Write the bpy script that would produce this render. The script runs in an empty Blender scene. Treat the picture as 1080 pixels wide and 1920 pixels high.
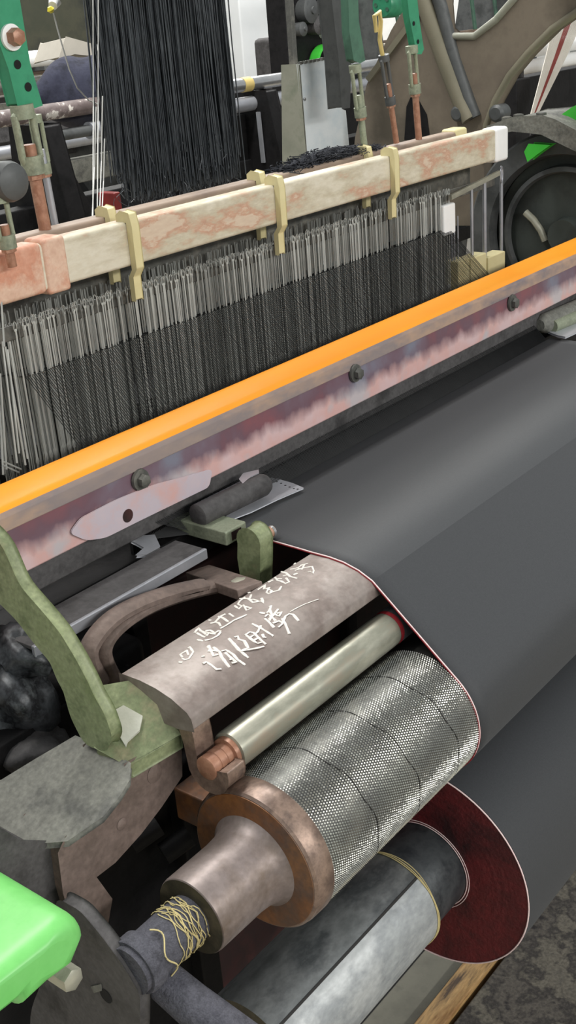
import bpy, math, random
import numpy as np
from mathutils import Vector, Matrix

random.seed(7)
rng = np.random.default_rng(7)
SC = bpy.context.scene
COL = SC.collection

# ------------------------------------------------------------------ camera
CAM_LOC = Vector((0.0, 0.0, 1.40))
F_PX = 2150.0
RW = np.array([[0.61729265, -0.78315206, -0.07498426],      # camera right / down / forward, in world axes
               [-0.35707978, -0.19397091, -0.91371183],
               [0.70103054, 0.59080296, -0.39938458]])
cam = bpy.data.cameras.new('camera')
cam.sensor_fit = 'VERTICAL'; cam.sensor_height = 24.0
cam.lens = F_PX / 1920.0 * 24.0
cam.clip_start = 0.02; cam.clip_end = 100
camo = bpy.data.objects.new('camera', cam); COL.objects.link(camo)
M3 = Matrix((RW[0], -RW[1], -RW[2])).transposed()
camo.matrix_world = Matrix.Translation(CAM_LOC) @ M3.to_4x4()
SC.camera = camo

# ------------------------------------------------------------------ light and exposure
SC.view_settings.view_transform = 'Standard'
SC.view_settings.look = 'None'
SC.view_settings.exposure = 0.0
SC.view_settings.gamma = 1.0
SC.view_settings.use_curve_mapping = False
w = bpy.data.worlds.new('hall_light'); SC.world = w; w.use_nodes = True
bg = w.node_tree.nodes['Background']
bg.inputs[0].default_value = (0.93, 0.98, 1.0, 1); bg.inputs[1].default_value = 0.44


def tube_lamp(x, y, z, length, width, power, aim=(0, 0, -1)):
    l = bpy.data.lights.new('hall_tube_light', 'AREA')
    l.shape = 'RECTANGLE'; l.size = length; l.size_y = width; l.energy = power
    l.color = (1.0, 0.985, 0.95)
    o = bpy.data.objects.new('hall_tube_light', l); COL.objects.link(o)
    o.location = (x, y, z)
    o.rotation_euler = Vector(aim).to_track_quat('-Z', 'Y').to_euler()
    return o


tube_lamp(0.6, -4.2, 3.0, 6.0, 0.40, 205, (0.05, 4.6, -2.0))   # tubes along the alley in front
tube_lamp(1.2, 1.55, 3.3, 3.6, 0.30, 100)       # tubes over the back of this loom
tube_lamp(3.8, 3.2, 3.6, 3.6, 0.30, 120)       # tubes over the next alley
tube_lamp(6.5, 6.5, 4.0, 5.0, 0.40, 320)


# ------------------------------------------------------------------ helpers
def ray(u, v):
    return Vector(RW.T @ np.array([(u - 540) / F_PX, (v - 960) / F_PX, 1.0]))


def P(u, v, x=None, y=None, z=None):
    """point of the photograph (1080x1920) on a plane of constant x, y or z, in metres"""
    d = ray(u, v)
    if x is not None: t = x / d.x
    elif y is not None: t = y / d.y
    else: t = (z - CAM_LOC.z) / d.z
    return CAM_LOC + d * t


def P_plane(u, v, p0, n):
    d = ray(u, v)
    return CAM_LOC + d * ((Vector(p0) - CAM_LOC).dot(Vector(n)) / d.dot(Vector(n)))


def lin(c):
    f = lambda q: q / 12.92 if q <= 0.04045 else ((q + 0.055) / 1.055) ** 2.4
    return tuple(f(q / 255.0) for q in c) + (1.0,)


def mat(name, cols, rough=0.6, metal=0.0, scale=12.0, stretch=(1, 1, 1), bump=0.15, bscale=None, detail=6.0,
        rvar=0.0, spec=0.5, sheen=0.0, emit=0.0, pos=None, distort=0.0, fine=0.0):
    m = bpy.data.materials.new(name); m.use_nodes = True
    nt = m.node_tree; N = nt.nodes; L = nt.links
    b = N['Principled BSDF']
    b.inputs['Metallic'].default_value = metal
    b.inputs['Roughness'].default_value = rough
    b.inputs['Specular IOR Level'].default_value = spec
    if sheen:
        b.inputs['Sheen Weight'].default_value = sheen
        b.inputs['Sheen Roughness'].default_value = 0.5
    cols = [lin(c) for c in cols]
    tc = N.new('ShaderNodeTexCoord'); mp = N.new('ShaderNodeMapping')
    mp.inputs['Scale'].default_value = stretch
    L.new(tc.outputs['Object'], mp.inputs['Vector'])
    if len(cols) == 1:
        b.inputs['Base Color'].default_value = cols[0]
    n = N.new('ShaderNodeTexNoise'); n.inputs['Scale'].default_value = scale
    n.inputs['Detail'].default_value = detail; n.inputs['Roughness'].default_value = 0.65
    n.inputs['Distortion'].default_value = distort
    L.new(mp.outputs['Vector'], n.inputs['Vector'])
    if len(cols) > 1:
        r = N.new('ShaderNodeValToRGB'); cr = r.color_ramp
        k = len(cols)
        pp = pos or [0.34 + 0.32 * i / (k - 1) for i in range(k)]
        cr.elements[0].position = pp[0]; cr.elements[0].color = cols[0]
        cr.elements[1].position = pp[-1]; cr.elements[1].color = cols[-1]
        for i in range(1, k - 1):
            e = cr.elements.new(pp[i]); e.color = cols[i]
        L.new(n.outputs['Fac'], r.inputs['Fac'])
        if fine:
            n3 = N.new('ShaderNodeTexNoise'); n3.inputs['Scale'].default_value = scale * 14
            n3.inputs['Detail'].default_value = 3
            L.new(mp.outputs['Vector'], n3.inputs['Vector'])
            mx = N.new('ShaderNodeMix'); mx.data_type = 'RGBA'; mx.blend_type = 'OVERLAY'
            mx.inputs[0].default_value = fine
            L.new(r.outputs['Color'], mx.inputs[6]); L.new(n3.outputs['Fac'], mx.inputs[7])
            L.new(mx.outputs[2], b.inputs['Base Color'])
        else:
            L.new(r.outputs['Color'], b.inputs['Base Color'])
    if rvar:
        mr = N.new('ShaderNodeMapRange')
        mr.inputs[1].default_value = 0.3; mr.inputs[2].default_value = 0.7
        mr.inputs[3].default_value = max(0.02, rough - rvar); mr.inputs[4].default_value = min(1, rough + rvar)
        L.new(n.outputs['Fac'], mr.inputs[0]); L.new(mr.outputs[0], b.inputs['Roughness'])
    if bump:
        n2 = N.new('ShaderNodeTexNoise'); n2.inputs['Scale'].default_value = bscale or scale * 6
        n2.inputs['Detail'].default_value = 5
        L.new(mp.outputs['Vector'], n2.inputs['Vector'])
        bp = N.new('ShaderNodeBump'); bp.inputs['Strength'].default_value = bump; bp.inputs['Distance'].default_value = 0.002
        L.new(n2.outputs['Fac'], bp.inputs['Height']); L.new(bp.outputs['Normal'], b.inputs['Normal'])
    if emit:
        b.inputs['Emission Color'].default_value = cols[0]; b.inputs['Emission Strength'].default_value = emit
    return m


ORG = {}


class MB:
    """collects vertices and faces, then links them as one mesh object"""
    def __init__(self): self.v = []; self.f = []

    def add(self, vs, fs):
        o = len(self.v); self.v += [tuple(p) for p in vs]; self.f += [tuple(i + o for i in q) for q in fs]; return self

    def box(self, a, b, skew=(0, 0)):
        x0, y0, z0 = a; x1, y1, z1 = b
        sx, sy = skew
        vs = [(x0, y0, z0), (x1, y0, z0), (x1, y1, z0), (x0, y1, z0),
              (x0 + sx, y0 + sy, z1), (x1 + sx, y0 + sy, z1), (x1 + sx, y1 + sy, z1), (x0 + sx, y1 + sy, z1)]
        return self.add(vs, [(3, 2, 1, 0), (4, 5, 6, 7), (0, 1, 5, 4), (1, 2, 6, 5), (2, 3, 7, 6), (3, 0, 4, 7)])

    def bar(self, p0, p1, wd, hd, up=(0, 0, 1)):
        p0 = Vector(p0); p1 = Vector(p1); d = (p1 - p0).normalized()
        s = d.cross(Vector(up))
        if s.length < 1e-4: s = d.cross(Vector((0, 1, 0)))
        s.normalize(); u = s.cross(d).normalized()
        s *= wd / 2; u *= hd / 2
        vs = [p0 - s - u, p0 + s - u, p0 + s + u, p0 - s + u, p1 - s - u, p1 + s - u, p1 + s + u, p1 - s + u]
        return self.add(vs, [(3, 2, 1, 0), (4, 5, 6, 7), (0, 1, 5, 4), (1, 2, 6, 5), (2, 3, 7, 6), (3, 0, 4, 7)])

    def prism(self, pts, ex):
        ex = Vector(ex); pts = [Vector(p) for p in pts]; n = len(pts)
        nrm = Vector((0, 0, 0))
        for i in range(n): nrm += pts[i].cross(pts[(i + 1) % n])
        if nrm.dot(ex) > 0: pts = pts[::-1]
        vs = pts + [p + ex for p in pts]
        fs = [tuple(range(n)), tuple(range(2 * n - 1, n - 1, -1))]
        fs += [(i, i + n, (i + 1) % n + n, (i + 1) % n)[::-1] for i in range(n)]
        fs = [tuple(q) for q in fs]
        return self.add(vs, fs)

    def tube(self, path, r, n=8, cap=True, flat=1.0, up=(0.13, 0.31, 0.94)):
        path = [Vector(p) for p in path]; k = len(path)
        if not hasattr(r, '__len__'): r = [r] * k
        up = Vector(up); vs = []; fs = []
        for i, p in enumerate(path):
            d = (path[min(i + 1, k - 1)] - path[max(i - 1, 0)])
            if d.length < 1e-9: d = Vector((0, 0, 1))
            d.normalize()
            s = d.cross(up)
            if s.length < 1e-3: s = d.cross(Vector((1, 0, 0)))
            s.normalize(); u = s.cross(d)
            for j in range(n):
                a = 2 * math.pi * j / n
                vs.append(p + s * (r[i] * math.cos(a)) + u * (r[i] * flat * math.sin(a)))
        for i in range(k - 1):
            for j in range(n):
                a = i * n + j; b = i * n + (j + 1) % n
                fs.append((a, b, b + n, a + n))
        if cap:
            fs.append(tuple(range(n - 1, -1, -1))); fs.append(tuple(range((k - 1) * n, k * n)))
        return self.add(vs, fs)

    def lathe(self, o, prof, axis='x', n=48, cap=True, a0=0.0, a1=None):
        """profile [(t, r)] turned about the axis through o; t runs along that axis (absolute)"""
        vs = []; fs = []; k = len(prof)
        full = a1 is None
        m = n if full else n + 1
        for t, r in prof:
            for j in range(m):
                a = a0 + (2 * math.pi if full else (a1 - a0)) * j / n
                c, s = r * math.cos(a), r * math.sin(a)
                if axis == 'x': vs.append((t, o[0] + c, o[1] + s))
                elif axis == 'y': vs.append((o[0] + s, t, o[1] + c))
                else: vs.append((o[0] + c, o[1] + s, t))
        for i in range(k - 1):
            for j in range(n):
                a = i * m + j; b = i * m + ((j + 1) % m if full else j + 1)
                fs.append((a, b, b + m, a + m))
        if cap and full:
            if prof[0][1] > 1e-6: fs.append(tuple(range(m - 1, -1, -1)))
            if prof[-1][1] > 1e-6: fs.append(tuple(range((k - 1) * m, k * m)))
        return self.add(vs, fs)

    def grid(self, rows):
        k = len(rows); n = len(rows[0]); vs = [p for r in rows for p in r]; fs = []
        for i in range(k - 1):
            for j in range(n - 1):
                a = i * n + j; fs.append((a, a + 1, a + n + 1, a + n))
        return self.add(vs, fs)

    def build(self, name, m, parent=None, bevel=0.0, seg=2, smooth=True, ang=38, sub=0, solid=0.0):
        off = Vector(ORG.get(parent.name, (0, 0, 0))) if parent else Vector((0, 0, 0))
        me = bpy.data.meshes.new(name)
        me.from_pydata([tuple(Vector(p) - off) for p in self.v], [], self.f)
        me.update()
        me.materials.append(m)
        o = bpy.data.objects.new(name, me); COL.objects.link(o)
        if parent: o.parent = parent; ORG[o.name] = tuple(off)
        if smooth:
            me.polygons.foreach_set('use_smooth', [True] * len(me.polygons))
            if not bevel: me.set_sharp_from_angle(angle=math.radians(ang))
        if solid:
            s = o.modifiers.new('thickness', 'SOLIDIFY'); s.thickness = solid; s.offset = 0
        if bevel:
            bv = o.modifiers.new('bevel', 'BEVEL'); bv.width = bevel; bv.segments = seg; bv.limit_method = 'ANGLE'
            bv.angle_limit = math.radians(32); bv.harden_normals = False
            wn = o.modifiers.new('normals', 'WEIGHTED_NORMAL'); wn.keep_sharp = True
        if sub:
            s = o.modifiers.new('sub', 'SUBSURF'); s.levels = sub; s.render_levels = sub
        return o


def tag(o, label=None, cat=None, group=None, kind=None):
    if label: o['label'] = label
    if cat: o['category'] = cat
    if group: o['group'] = group
    if kind: o['kind'] = kind
    return o


def thing(name, label, cat, loc, group=None):
    o = bpy.data.objects.new(name, None); COL.objects.link(o)
    o.location = loc; o.empty_display_size = 0.02
    ORG[o.name] = tuple(loc)
    return tag(o, label, cat, group)


def rounded(pts, rad=0.2, seg=4):
    """round the corners of a closed 3-D outline (rad = share of the shorter neighbouring edge)"""
    pts = [Vector(p) for p in pts]; n = len(pts); out = []
    for i in range(n):
        a, b, c = pts[i - 1], pts[i], pts[(i + 1) % n]
        m = min((a - b).length, (c - b).length) * rad
        p = b + (a - b).normalized() * m; q = b + (c - b).normalized() * m
        for k in range(seg + 1):
            t = k / seg
            out.append(p * (1 - t) ** 2 + b * 2 * t * (1 - t) + q * t * t)
    return out


# ------------------------------------------------------------------ materials
M = {}
M['floor'] = mat('painted_concrete', [(168, 158, 140), (186, 176, 156), (150, 142, 128)], 0.45, scale=3, bump=0.03)
M['wall'] = mat('pale_plaster', [(205, 206, 204), (218, 219, 216)], 0.8, scale=2, bump=0.02)
M['column'] = mat('white_paint', [(236, 238, 238), (226, 229, 230)], 0.6, scale=3, bump=0.02)
M['cloth'] = mat('black_twill', [(48, 50, 53), (54, 56, 59)], 0.62, scale=600, stretch=(1, 1, 1), bump=0.10, bscale=1500, sheen=0.10, spec=0.45)
M['selv_white'] = mat('white_selvedge_yarn', [(250, 232, 228), (240, 205, 205)], 0.7, scale=300, bump=0.1)
M['selv_red'] = mat('red_selvedge_yarn', [(150, 22, 34), (120, 14, 24)], 0.75, scale=300, bump=0.2)
M['disc_red'] = mat('dark_red_edge', [(66, 14, 18), (98, 24, 28), (46, 10, 14)], 0.6, scale=9, bump=0.5, bscale=260, detail=8, distort=0.6, fine=0.4)
M['tin'] = mat('punched_tin', [(196, 198, 190), (172, 172, 166), (212, 214, 204)], 0.30, metal=0.92, scale=14, bump=0.0, rvar=0.08)
M['tin_base'] = mat('punched_tin_ground', [(104, 104, 101), (86, 86, 84), (118, 116, 110)], 0.40, metal=0.8, scale=22, bump=0.1)
M['seam'] = mat('dark_seam', [(34, 32, 30)], 0.6, bump=0)
M['rust'] = mat('rusty_steel', [(150, 100, 60), (122, 84, 58), (104, 82, 70), (134, 96, 66)], 0.5, metal=0.25, scale=18, bump=0.25, rvar=0.12, fine=0.3)
M['collar'] = mat('worn_brown_steel', [(134, 116, 106), (112, 94, 84), (148, 126, 112), (96, 82, 76)], 0.38, metal=0.45, scale=22, bump=0.12, rvar=0.12, fine=0.3)
M['hub'] = mat('brown_grey_steel', [(124, 112, 106), (140, 128, 124), (112, 98, 88)], 0.42, metal=0.35, scale=14, bump=0.12, rvar=0.08, fine=0.3)
M['hub_end'] = mat('oily_steel', [(84, 78, 62), (64, 60, 48), (96, 88, 70)], 0.6, metal=0.3, scale=26, bump=0.25)
M['shaft'] = mat('lint_covered_shaft', [(66, 66, 74), (84, 84, 92), (52, 52, 58)], 0.9, scale=60, bump=0.7, bscale=500, fine=0.5)
M['thread'] = mat('yellow_thread', [(206, 192, 140), (184, 168, 116)], 0.8, bump=0)
M['press'] = mat('pale_green_steel', [(158, 158, 142), (176, 174, 158), (142, 142, 128), (150, 136, 118)], 0.36, metal=0.35, scale=16, stretch=(0.35, 1, 1), bump=0.06, rvar=0.08)
M['copper'] = mat('copper_rust', [(172, 128, 104), (150, 106, 84), (190, 150, 126)], 0.42, metal=0.2, scale=50, bump=0.12)
M['zinc'] = mat('galvanised_sheet', [(160, 164, 164), (176, 179, 179), (146, 150, 152), (168, 172, 172)], 0.5, metal=0.3, scale=16, stretch=(0.6, 1, 1), bump=0.08, rvar=0.1, fine=0.25)
M['zinc_dark'] = mat('dark_core_tube', [(58, 62, 66), (84, 88, 90), (44, 48, 52)], 0.4, metal=0.4, scale=26, bump=0.1)
M['beam'] = mat('bare_brown_iron', [(132, 122, 116), (146, 136, 130), (120, 108, 102), (138, 128, 122)], 0.46, metal=0.25, scale=11, bump=0.08, rvar=0.1, fine=0.25)
M['chalk'] = mat('chalk', [(236, 232, 224), (214, 208, 200)], 0.95, scale=400, bump=0.3)
M['olive'] = mat('olive_green_paint', [(126, 136, 98), (140, 148, 112), (112, 122, 88), (134, 130, 100)], 0.5, scale=20, bump=0.2, fine=0.4, rvar=0.1)
M['cast'] = mat('grey_cast_iron', [(104, 104, 98), (122, 122, 114), (88, 88, 84)], 0.72, metal=0.1, scale=18, bump=0.5, bscale=160, fine=0.5)
M['cast_brown'] = mat('brown_cast_iron', [(104, 90, 82), (122, 106, 98), (92, 80, 74)], 0.62, metal=0.15, scale=14, bump=0.4, bscale=140, fine=0.4)
M['cast_dark'] = mat('dark_cast_iron', [(66, 64, 64), (82, 80, 80), (52, 50, 50)], 0.7, metal=0.1, scale=18, bump=0.5, bscale=150, fine=0.4)
M['black_iron'] = mat('black_oily_iron', [(19, 19, 20), (27, 26, 27), (13, 13, 14)], 0.6, metal=0.0, spec=0.2, scale=18, bump=0.3)
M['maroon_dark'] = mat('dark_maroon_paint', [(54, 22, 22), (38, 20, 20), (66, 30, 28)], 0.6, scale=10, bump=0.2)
M['green_cover'] = mat('bright_green_enamel', [(108, 194, 98), (120, 202, 110), (98, 182, 88)], 0.36, scale=9, bump=0.05, rvar=0.06, fine=0.1)
M['green_cover2'] = mat('grass_green_enamel', [(58, 176, 54), (72, 192, 66)], 0.35, scale=9, bump=0.04)
M['green'] = mat('loom_green_enamel', [(44, 128, 92), (54, 142, 104), (38, 112, 82)], 0.34, scale=14, bump=0.06, rvar=0.08)
M['green_dull'] = mat('dull_green_enamel', [(58, 96, 78), (70, 108, 88), (50, 78, 66)], 0.5, scale=14, bump=0.1)
M['greygreen'] = mat('grey_green_cast', [(132, 140, 118), (146, 152, 130), (112, 118, 100)], 0.5, metal=0.15, scale=30, bump=0.25, fine=0.3)
M['orange'] = mat('orange_enamel', [(255, 168, 40), (254, 158, 32), (255, 176, 54)], 0.38, scale=5, stretch=(0.3, 1, 1), bump=0.02, rvar=0.05)
M['steel'] = mat('bright_steel', [(196, 196, 196), (172, 174, 176)], 0.28, metal=0.8, scale=18, bump=0.04)
M['steel_matt'] = mat('matt_steel', [(176, 178, 184), (158, 160, 166)], 0.42, metal=0.55, scale=18, bump=0.05)
M['heddle'] = mat('heddle_wire', [(190, 192, 186), (168, 170, 166)], 0.4, metal=0.35, scale=30, bump=0)
M['heddle_dk'] = mat('worn_heddle_wire', [(142, 144, 140), (124, 125, 121)], 0.45, metal=0.3, scale=30, bump=0)
M['greybar'] = mat('grey_worn_bar', [(104, 104, 98), (84, 84, 80), (122, 120, 112)], 0.5, metal=0.3, scale=30, bump=0.2)
M['cream'] = mat('cream_worn_rail', [(198, 188, 166), (210, 203, 184), (190, 181, 158), (188, 148, 124), (202, 182, 160)], 0.55, scale=9, stretch=(0.7, 2, 2), bump=0.12,
                 pos=[0.34, 0.44, 0.53, 0.595, 0.625], fine=0.2)
M['pink'] = mat('pink_worn_rail', [(206, 156, 132), (196, 138, 112), (212, 180, 158), (200, 164, 142)], 0.55, scale=16, bump=0.15, fine=0.25)
M['brownrail'] = mat('brown_wood_rail', [(132, 112, 98), (150, 132, 116), (112, 96, 86)], 0.6, scale=16, stretch=(0.3, 1, 1), bump=0.15)
M['hook'] = mat('ivory_plastic', [(216, 206, 160), (206, 194, 146)], 0.45, scale=20, bump=0.03)
M['white'] = mat('white_plastic', [(240, 240, 238), (232, 232, 230)], 0.45, scale=20, bump=0.02)
M['perf'] = mat('white_perforated_plate', [(206, 208, 214), (190, 192, 198)], 0.35, metal=0.4, scale=30, bump=0.04)
M['yarn'] = mat('black_glossy_yarn', [(60, 64, 68), (80, 84, 88)], 0.42, scale=60, bump=0, spec=0.6)
M['warp'] = mat('black_warp', [(22, 23, 24), (32, 33, 34)], 0.75, scale=60, bump=0)
M['lint'] = mat('dark_lint', [(34, 36, 42), (48, 50, 56)], 1.0, scale=60, bump=0)
M['white_thread'] = mat('white_thread', [(206, 206, 202)], 0.7, bump=0)
M['navy'] = mat('navy_cloth', [(38, 40, 56), (50, 52, 68), (28, 30, 42)], 0.95, scale=22, bump=0.5, bscale=120)
M['paper'] = mat('brown_paper', [(176, 170, 158), (190, 184, 172)], 0.9, scale=8, bump=0.1)
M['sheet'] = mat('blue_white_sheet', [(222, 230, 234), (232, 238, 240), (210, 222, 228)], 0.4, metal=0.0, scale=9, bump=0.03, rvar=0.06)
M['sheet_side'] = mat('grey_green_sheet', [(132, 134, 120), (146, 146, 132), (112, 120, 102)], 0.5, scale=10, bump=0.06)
M['arch'] = mat('taupe_cast_iron', [(104, 94, 82), (116, 106, 92), (92, 84, 72)], 0.6, scale=8, bump=0.15, bscale=70)
M['arch_lt'] = mat('grey_green_rib', [(112, 108, 90), (126, 120, 102)], 0.6, scale=8, bump=0.15, bscale=70)
M['pulley'] = mat('dark_grey_pulley', [(74, 76, 76), (88, 90, 90), (62, 64, 64)], 0.5, metal=0.2, scale=12, bump=0.15)
M['grease'] = mat('greasy_board', [(88, 84, 78), (120, 114, 102), (62, 58, 56), (104, 98, 90), (50, 46, 46)], 0.75, scale=16, bump=0.5, bscale=120, detail=10, fine=0.6)
M['wood'] = mat('oily_wood', [(168, 128, 80), (142, 104, 62), (184, 148, 98), (78, 62, 48)], 0.65, scale=14, stretch=(0.35, 2, 2), bump=0.4, detail=9, fine=0.4)
M['slab'] = mat('grey_olive_slab', [(104, 102, 92), (118, 116, 104), (90, 88, 80)], 0.75, scale=10, bump=0.3)
M['red'] = mat('red_paint', [(128, 26, 22), (104, 22, 20)], 0.5, scale=12, bump=0.1)
M['tape_red'] = mat('red_yarn', [(142, 66, 58), (126, 54, 48)], 0.8, bump=0)
M['tape_white'] = mat('white_yarn', [(212, 206, 196), (196, 190, 178)], 0.8, bump=0)
M['gap'] = mat('black_recess', [(12, 12, 12)], 0.9, bump=0)
M['yellow'] = mat('yellow_plastic', [(226, 214, 60), (216, 202, 50)], 0.4, bump=0)
M['tape'] = mat('yellow_tape', [(206, 184, 120), (192, 170, 104)], 0.5, bump=0)
M['orange_box'] = mat('orange_paint', [(206, 112, 74), (190, 98, 62)], 0.6, bump=0)
M['cabinet'] = mat('cream_cabinet_paint', [(216, 208, 186), (206, 198, 176)], 0.6, bump=0)


def sley_face_material():
    """maroon paint, worn through to pale pink bare wood along the lower edge, blue-grey patches"""
    m = bpy.data.materials.new('maroon_worn_face'); m.use_nodes = True
    nt = m.node_tree; N = nt.nodes; L = nt.links; b = N['Principled BSDF']
    b.inputs['Roughness'].default_value = 0.45
    tc = N.new('ShaderNodeTexCoord'); sp = N.new('ShaderNodeSeparateXYZ'); L.new(tc.outputs['Object'], sp.inputs[0])
    n = N.new('ShaderNodeTexNoise'); n.inputs['Scale'].default_value = 14; n.inputs['Detail'].default_value = 6
    L.new(tc.outputs['Object'], n.inputs['Vector'])
    r = N.new('ShaderNodeValToRGB'); cr = r.color_ramp
    cr.elements[0].position = 0.34; cr.elements[0].color = lin((128, 78, 84))
    cr.elements[1].position = 0.70; cr.elements[1].color = lin((118, 118, 132))
    e = cr.elements.new(0.46); e.color = lin((106, 78, 88)); e = cr.elements.new(0.58); e.color = lin((112, 94, 106))
    L.new(n.outputs['Fac'], r.inputs['Fac'])
    mp = N.new('ShaderNodeMapping'); mp.inputs['Scale'].default_value = (34, 1, 20); L.new(tc.outputs['Object'], mp.inputs['Vector'])
    n2 = N.new('ShaderNodeTexNoise'); n2.inputs['Scale'].default_value = 1.6; n2.inputs['Detail'].default_value = 4
    L.new(mp.outputs['Vector'], n2.inputs['Vector'])
    ma = N.new('ShaderNodeMath'); ma.operation = 'MULTIPLY_ADD'; ma.inputs[1].default_value = -0.022; L.new(n2.outputs['Fac'], ma.inputs[0])
    L.new(sp.outputs['Z'], ma.inputs[2])
    mr = N.new('ShaderNodeMapRange'); mr.inputs[1].default_value = 0.000; mr.inputs[2].default_value = 0.015
    mr.inputs[3].default_value = 1; mr.inputs[4].default_value = 0
    L.new(ma.outputs[0], mr.inputs[0])
    r2 = N.new('ShaderNodeValToRGB'); c2 = r2.color_ramp
    c2.elements[0].position = 0.4; c2.elements[0].color = lin((206, 178, 178))
    c2.elements[1].position = 0.62; c2.elements[1].color = lin((186, 176, 178))
    e = c2.elements.new(0.52); e.color = lin((206, 164, 158))
    L.new(n.outputs['Fac'], r2.inputs['Fac'])
    mx = N.new('ShaderNodeMix'); mx.data_type = 'RGBA'
    L.new(mr.outputs[0], mx.inputs[0]); L.new(r.outputs['Color'], mx.inputs[6]); L.new(r2.outputs['Color'], mx.inputs[7])
    L.new(mx.outputs[2], b.inputs['Base Color'])
    return m


M['sley_face'] = sley_face_material()
M['sley_band'] = mat('grey_brown_worn_edge', [(150, 132, 122), (132, 120, 118), (170, 142, 122), (122, 112, 114)], 0.5, scale=9, stretch=(0.4, 1, 1), bump=0.1)

# ------------------------------------------------------------------ the setting
o = MB().box((-4, -4, -0.1), (26, 26, 0)).build('floor', M['floor'], smooth=False); tag(o, kind='structure')
o = MB().box((-4, 24, 0), (26, 24.3, 6)).build('wall_back', M['wall'], smooth=False); tag(o, kind='structure')
o = MB().box((24, -4, 0), (24.3, 26, 6)).build('wall_right', M['wall'], smooth=False); tag(o, kind='structure')
o = MB().box((4.69, 4.0, 0), (4.955, 4.38, 5)).build('column', M['column'], bevel=0.01); tag(o, kind='structure')

# ------------------------------------------------------------------ positions across the loom (y, z), metres
EM_Y, EM_Z, EM_R = 0.487, 0.808, 0.0600        # take-up roller
CR_Y, CR_Z, CR_R = 0.488, 0.632, 0.1115        # cloth roll
PR_Y, PR_Z, PR_R = 0.520, 0.884, 0.0161        # press roller
XS = 0.742                                      # left edge of the cloth
XR = 1.47                                       # right edge of the cloth

# ------------------------------------------------------------------ breast beam with the chalk writing
BEAM = [(0.602, 0.9405), (0.580, 0.9410), (0.564, 0.9395), (0.548, 0.9355), (0.5335, 0.9285), (0.5300, 0.9240), (0.5285, 0.9150), (0.545, 0.9120), (0.602, 0.9120)]
XB0 = 0.497
bt = thing('breast_beam', 'flat brown iron breast beam with white chalk writing on its top', 'beam', (XB0, 0.56, 0.912))
MB().prism([(XB0, y, z) for y, z in BEAM], (1.62 - XB0, 0, 0)).build('beam_bar', M['beam'], bt, bevel=0.0012)


def on_beam(u, v, lift=0.0002):
    d = ray(u, v)
    best = None
    for (y0, z0), (y1, z1) in zip(BEAM[:5], BEAM[1:6]):
        # t*d.y = y0+s*(y1-y0);  1.4+t*d.z = z0+s*(z1-z0)
        A = np.array([[d.y, -(y1 - y0)], [d.z, -(z1 - z0)]]); bb = np.array([y0, z0 - CAM_LOC.z])
        t, s = np.linalg.solve(A, bb)
        if -0.02 <= s <= 1.02:
            p = CAM_LOC + d * t
            if best is None or t < best[0]: best = (t, p)
    if best is None: return P(u, v, z=0.941)
    p = best[1]; return p + Vector((0, 0, lift))


def chalk(strokes, org, sc, wd=3.0):
    mb = MB()
    for st in strokes:
        pts = [(org[0] + a / sc, org[1] + b / sc) for a, b in st]
        pp = []
        for (a, b), (c, d) in zip(pts, pts[1:]):
            k = max(1, int(math.hypot(c - a, d - b) / 4))
            for i in range(k): pp.append((a + (c - a) * i / k, b + (d - b) * i / k))
        pp.append(pts[-1])
        path = [on_beam(*q) for q in pp]
        r = [wd * 0.5 * 0.00074 * random.uniform(0.75, 1.2) for _ in path]
        mb.tube(path, r, 6, flat=0.35, up=(0, 0.1, 1))
    mb.build('chalk_character', M['chalk'], bt)


O1, S1 = (320, 1150), 6.75
O2 = (440, 1050); O3 = (440, 1120)
chalk([[(215, 445), (240, 425), (285, 490), (230, 575), (180, 590), (145, 570)], [(150, 560), (120, 520), (190, 480)], [(200, 470), (225, 530)], [(100, 618), (150, 622)]], O1, S1)
chalk([[(300, 250), (350, 185), (380, 225), (440, 240), (560, 262)], [(330, 250), (390, 285), (435, 305)], [(370, 215), (420, 250), (450, 270)], [(450, 290), (480, 255), (570, 265)],
       [(440, 225), (500, 215), (560, 250), (600, 225), (640, 230)], [(335, 335), (410, 352)], [(430, 345), (520, 325), (600, 280), (630, 240)]], O1, S1)
chalk([[(480, 90), (515, 88)], [(500, 130), (560, 115), (630, 40), (690, 10)], [(600, 40), (660, 60), (730, 110)], [(560, 110), (610, 125), (635, 165)], [(740, 5), (800, 45)],
       [(625, 195), (700, 155), (800, 90), (960, 20)]], O1, S1)
chalk([[(0, 580), (50, 620), (90, 585), (40, 560), (65, 520), (130, 470)], [(60, 490), (170, 490), (230, 540), (340, 520), (370, 550), (340, 485)], [(165, 420), (200, 410)],
       [(210, 440), (185, 500), (240, 500), (300, 520)], [(110, 570), (150, 640), (210, 610), (130, 590)]], O2, S1)
chalk([[(290, 380), (385, 315), (370, 370), (440, 350), (400, 410), (430, 430), (480, 405), (560, 385), (590, 335)], [(400, 360), (470, 390), (440, 415)]], O2, S1)
chalk([[(420, 285), (485, 255)], [(510, 220), (540, 260), (590, 270), (640, 300), (690, 280), (650, 230)], [(590, 150), (650, 165), (700, 210), (790, 235)], [(610, 205), (690, 185)],
       [(540, 240), (600, 240)], [(740, 190), (795, 170)]], O2, S1)
chalk([[(700, 120), (790, 105), (860, 60)], [(750, 60), (770, 40)], [(780, 100), (850, 125), (880, 60)], [(830, 70), (930, 45)], [(760, 135), (880, 100), (980, 85), (1000, 130)],
       [(925, 155), (960, 145), (990, 175), (1000, 135)]], O2, S1, 2.4)
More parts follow.
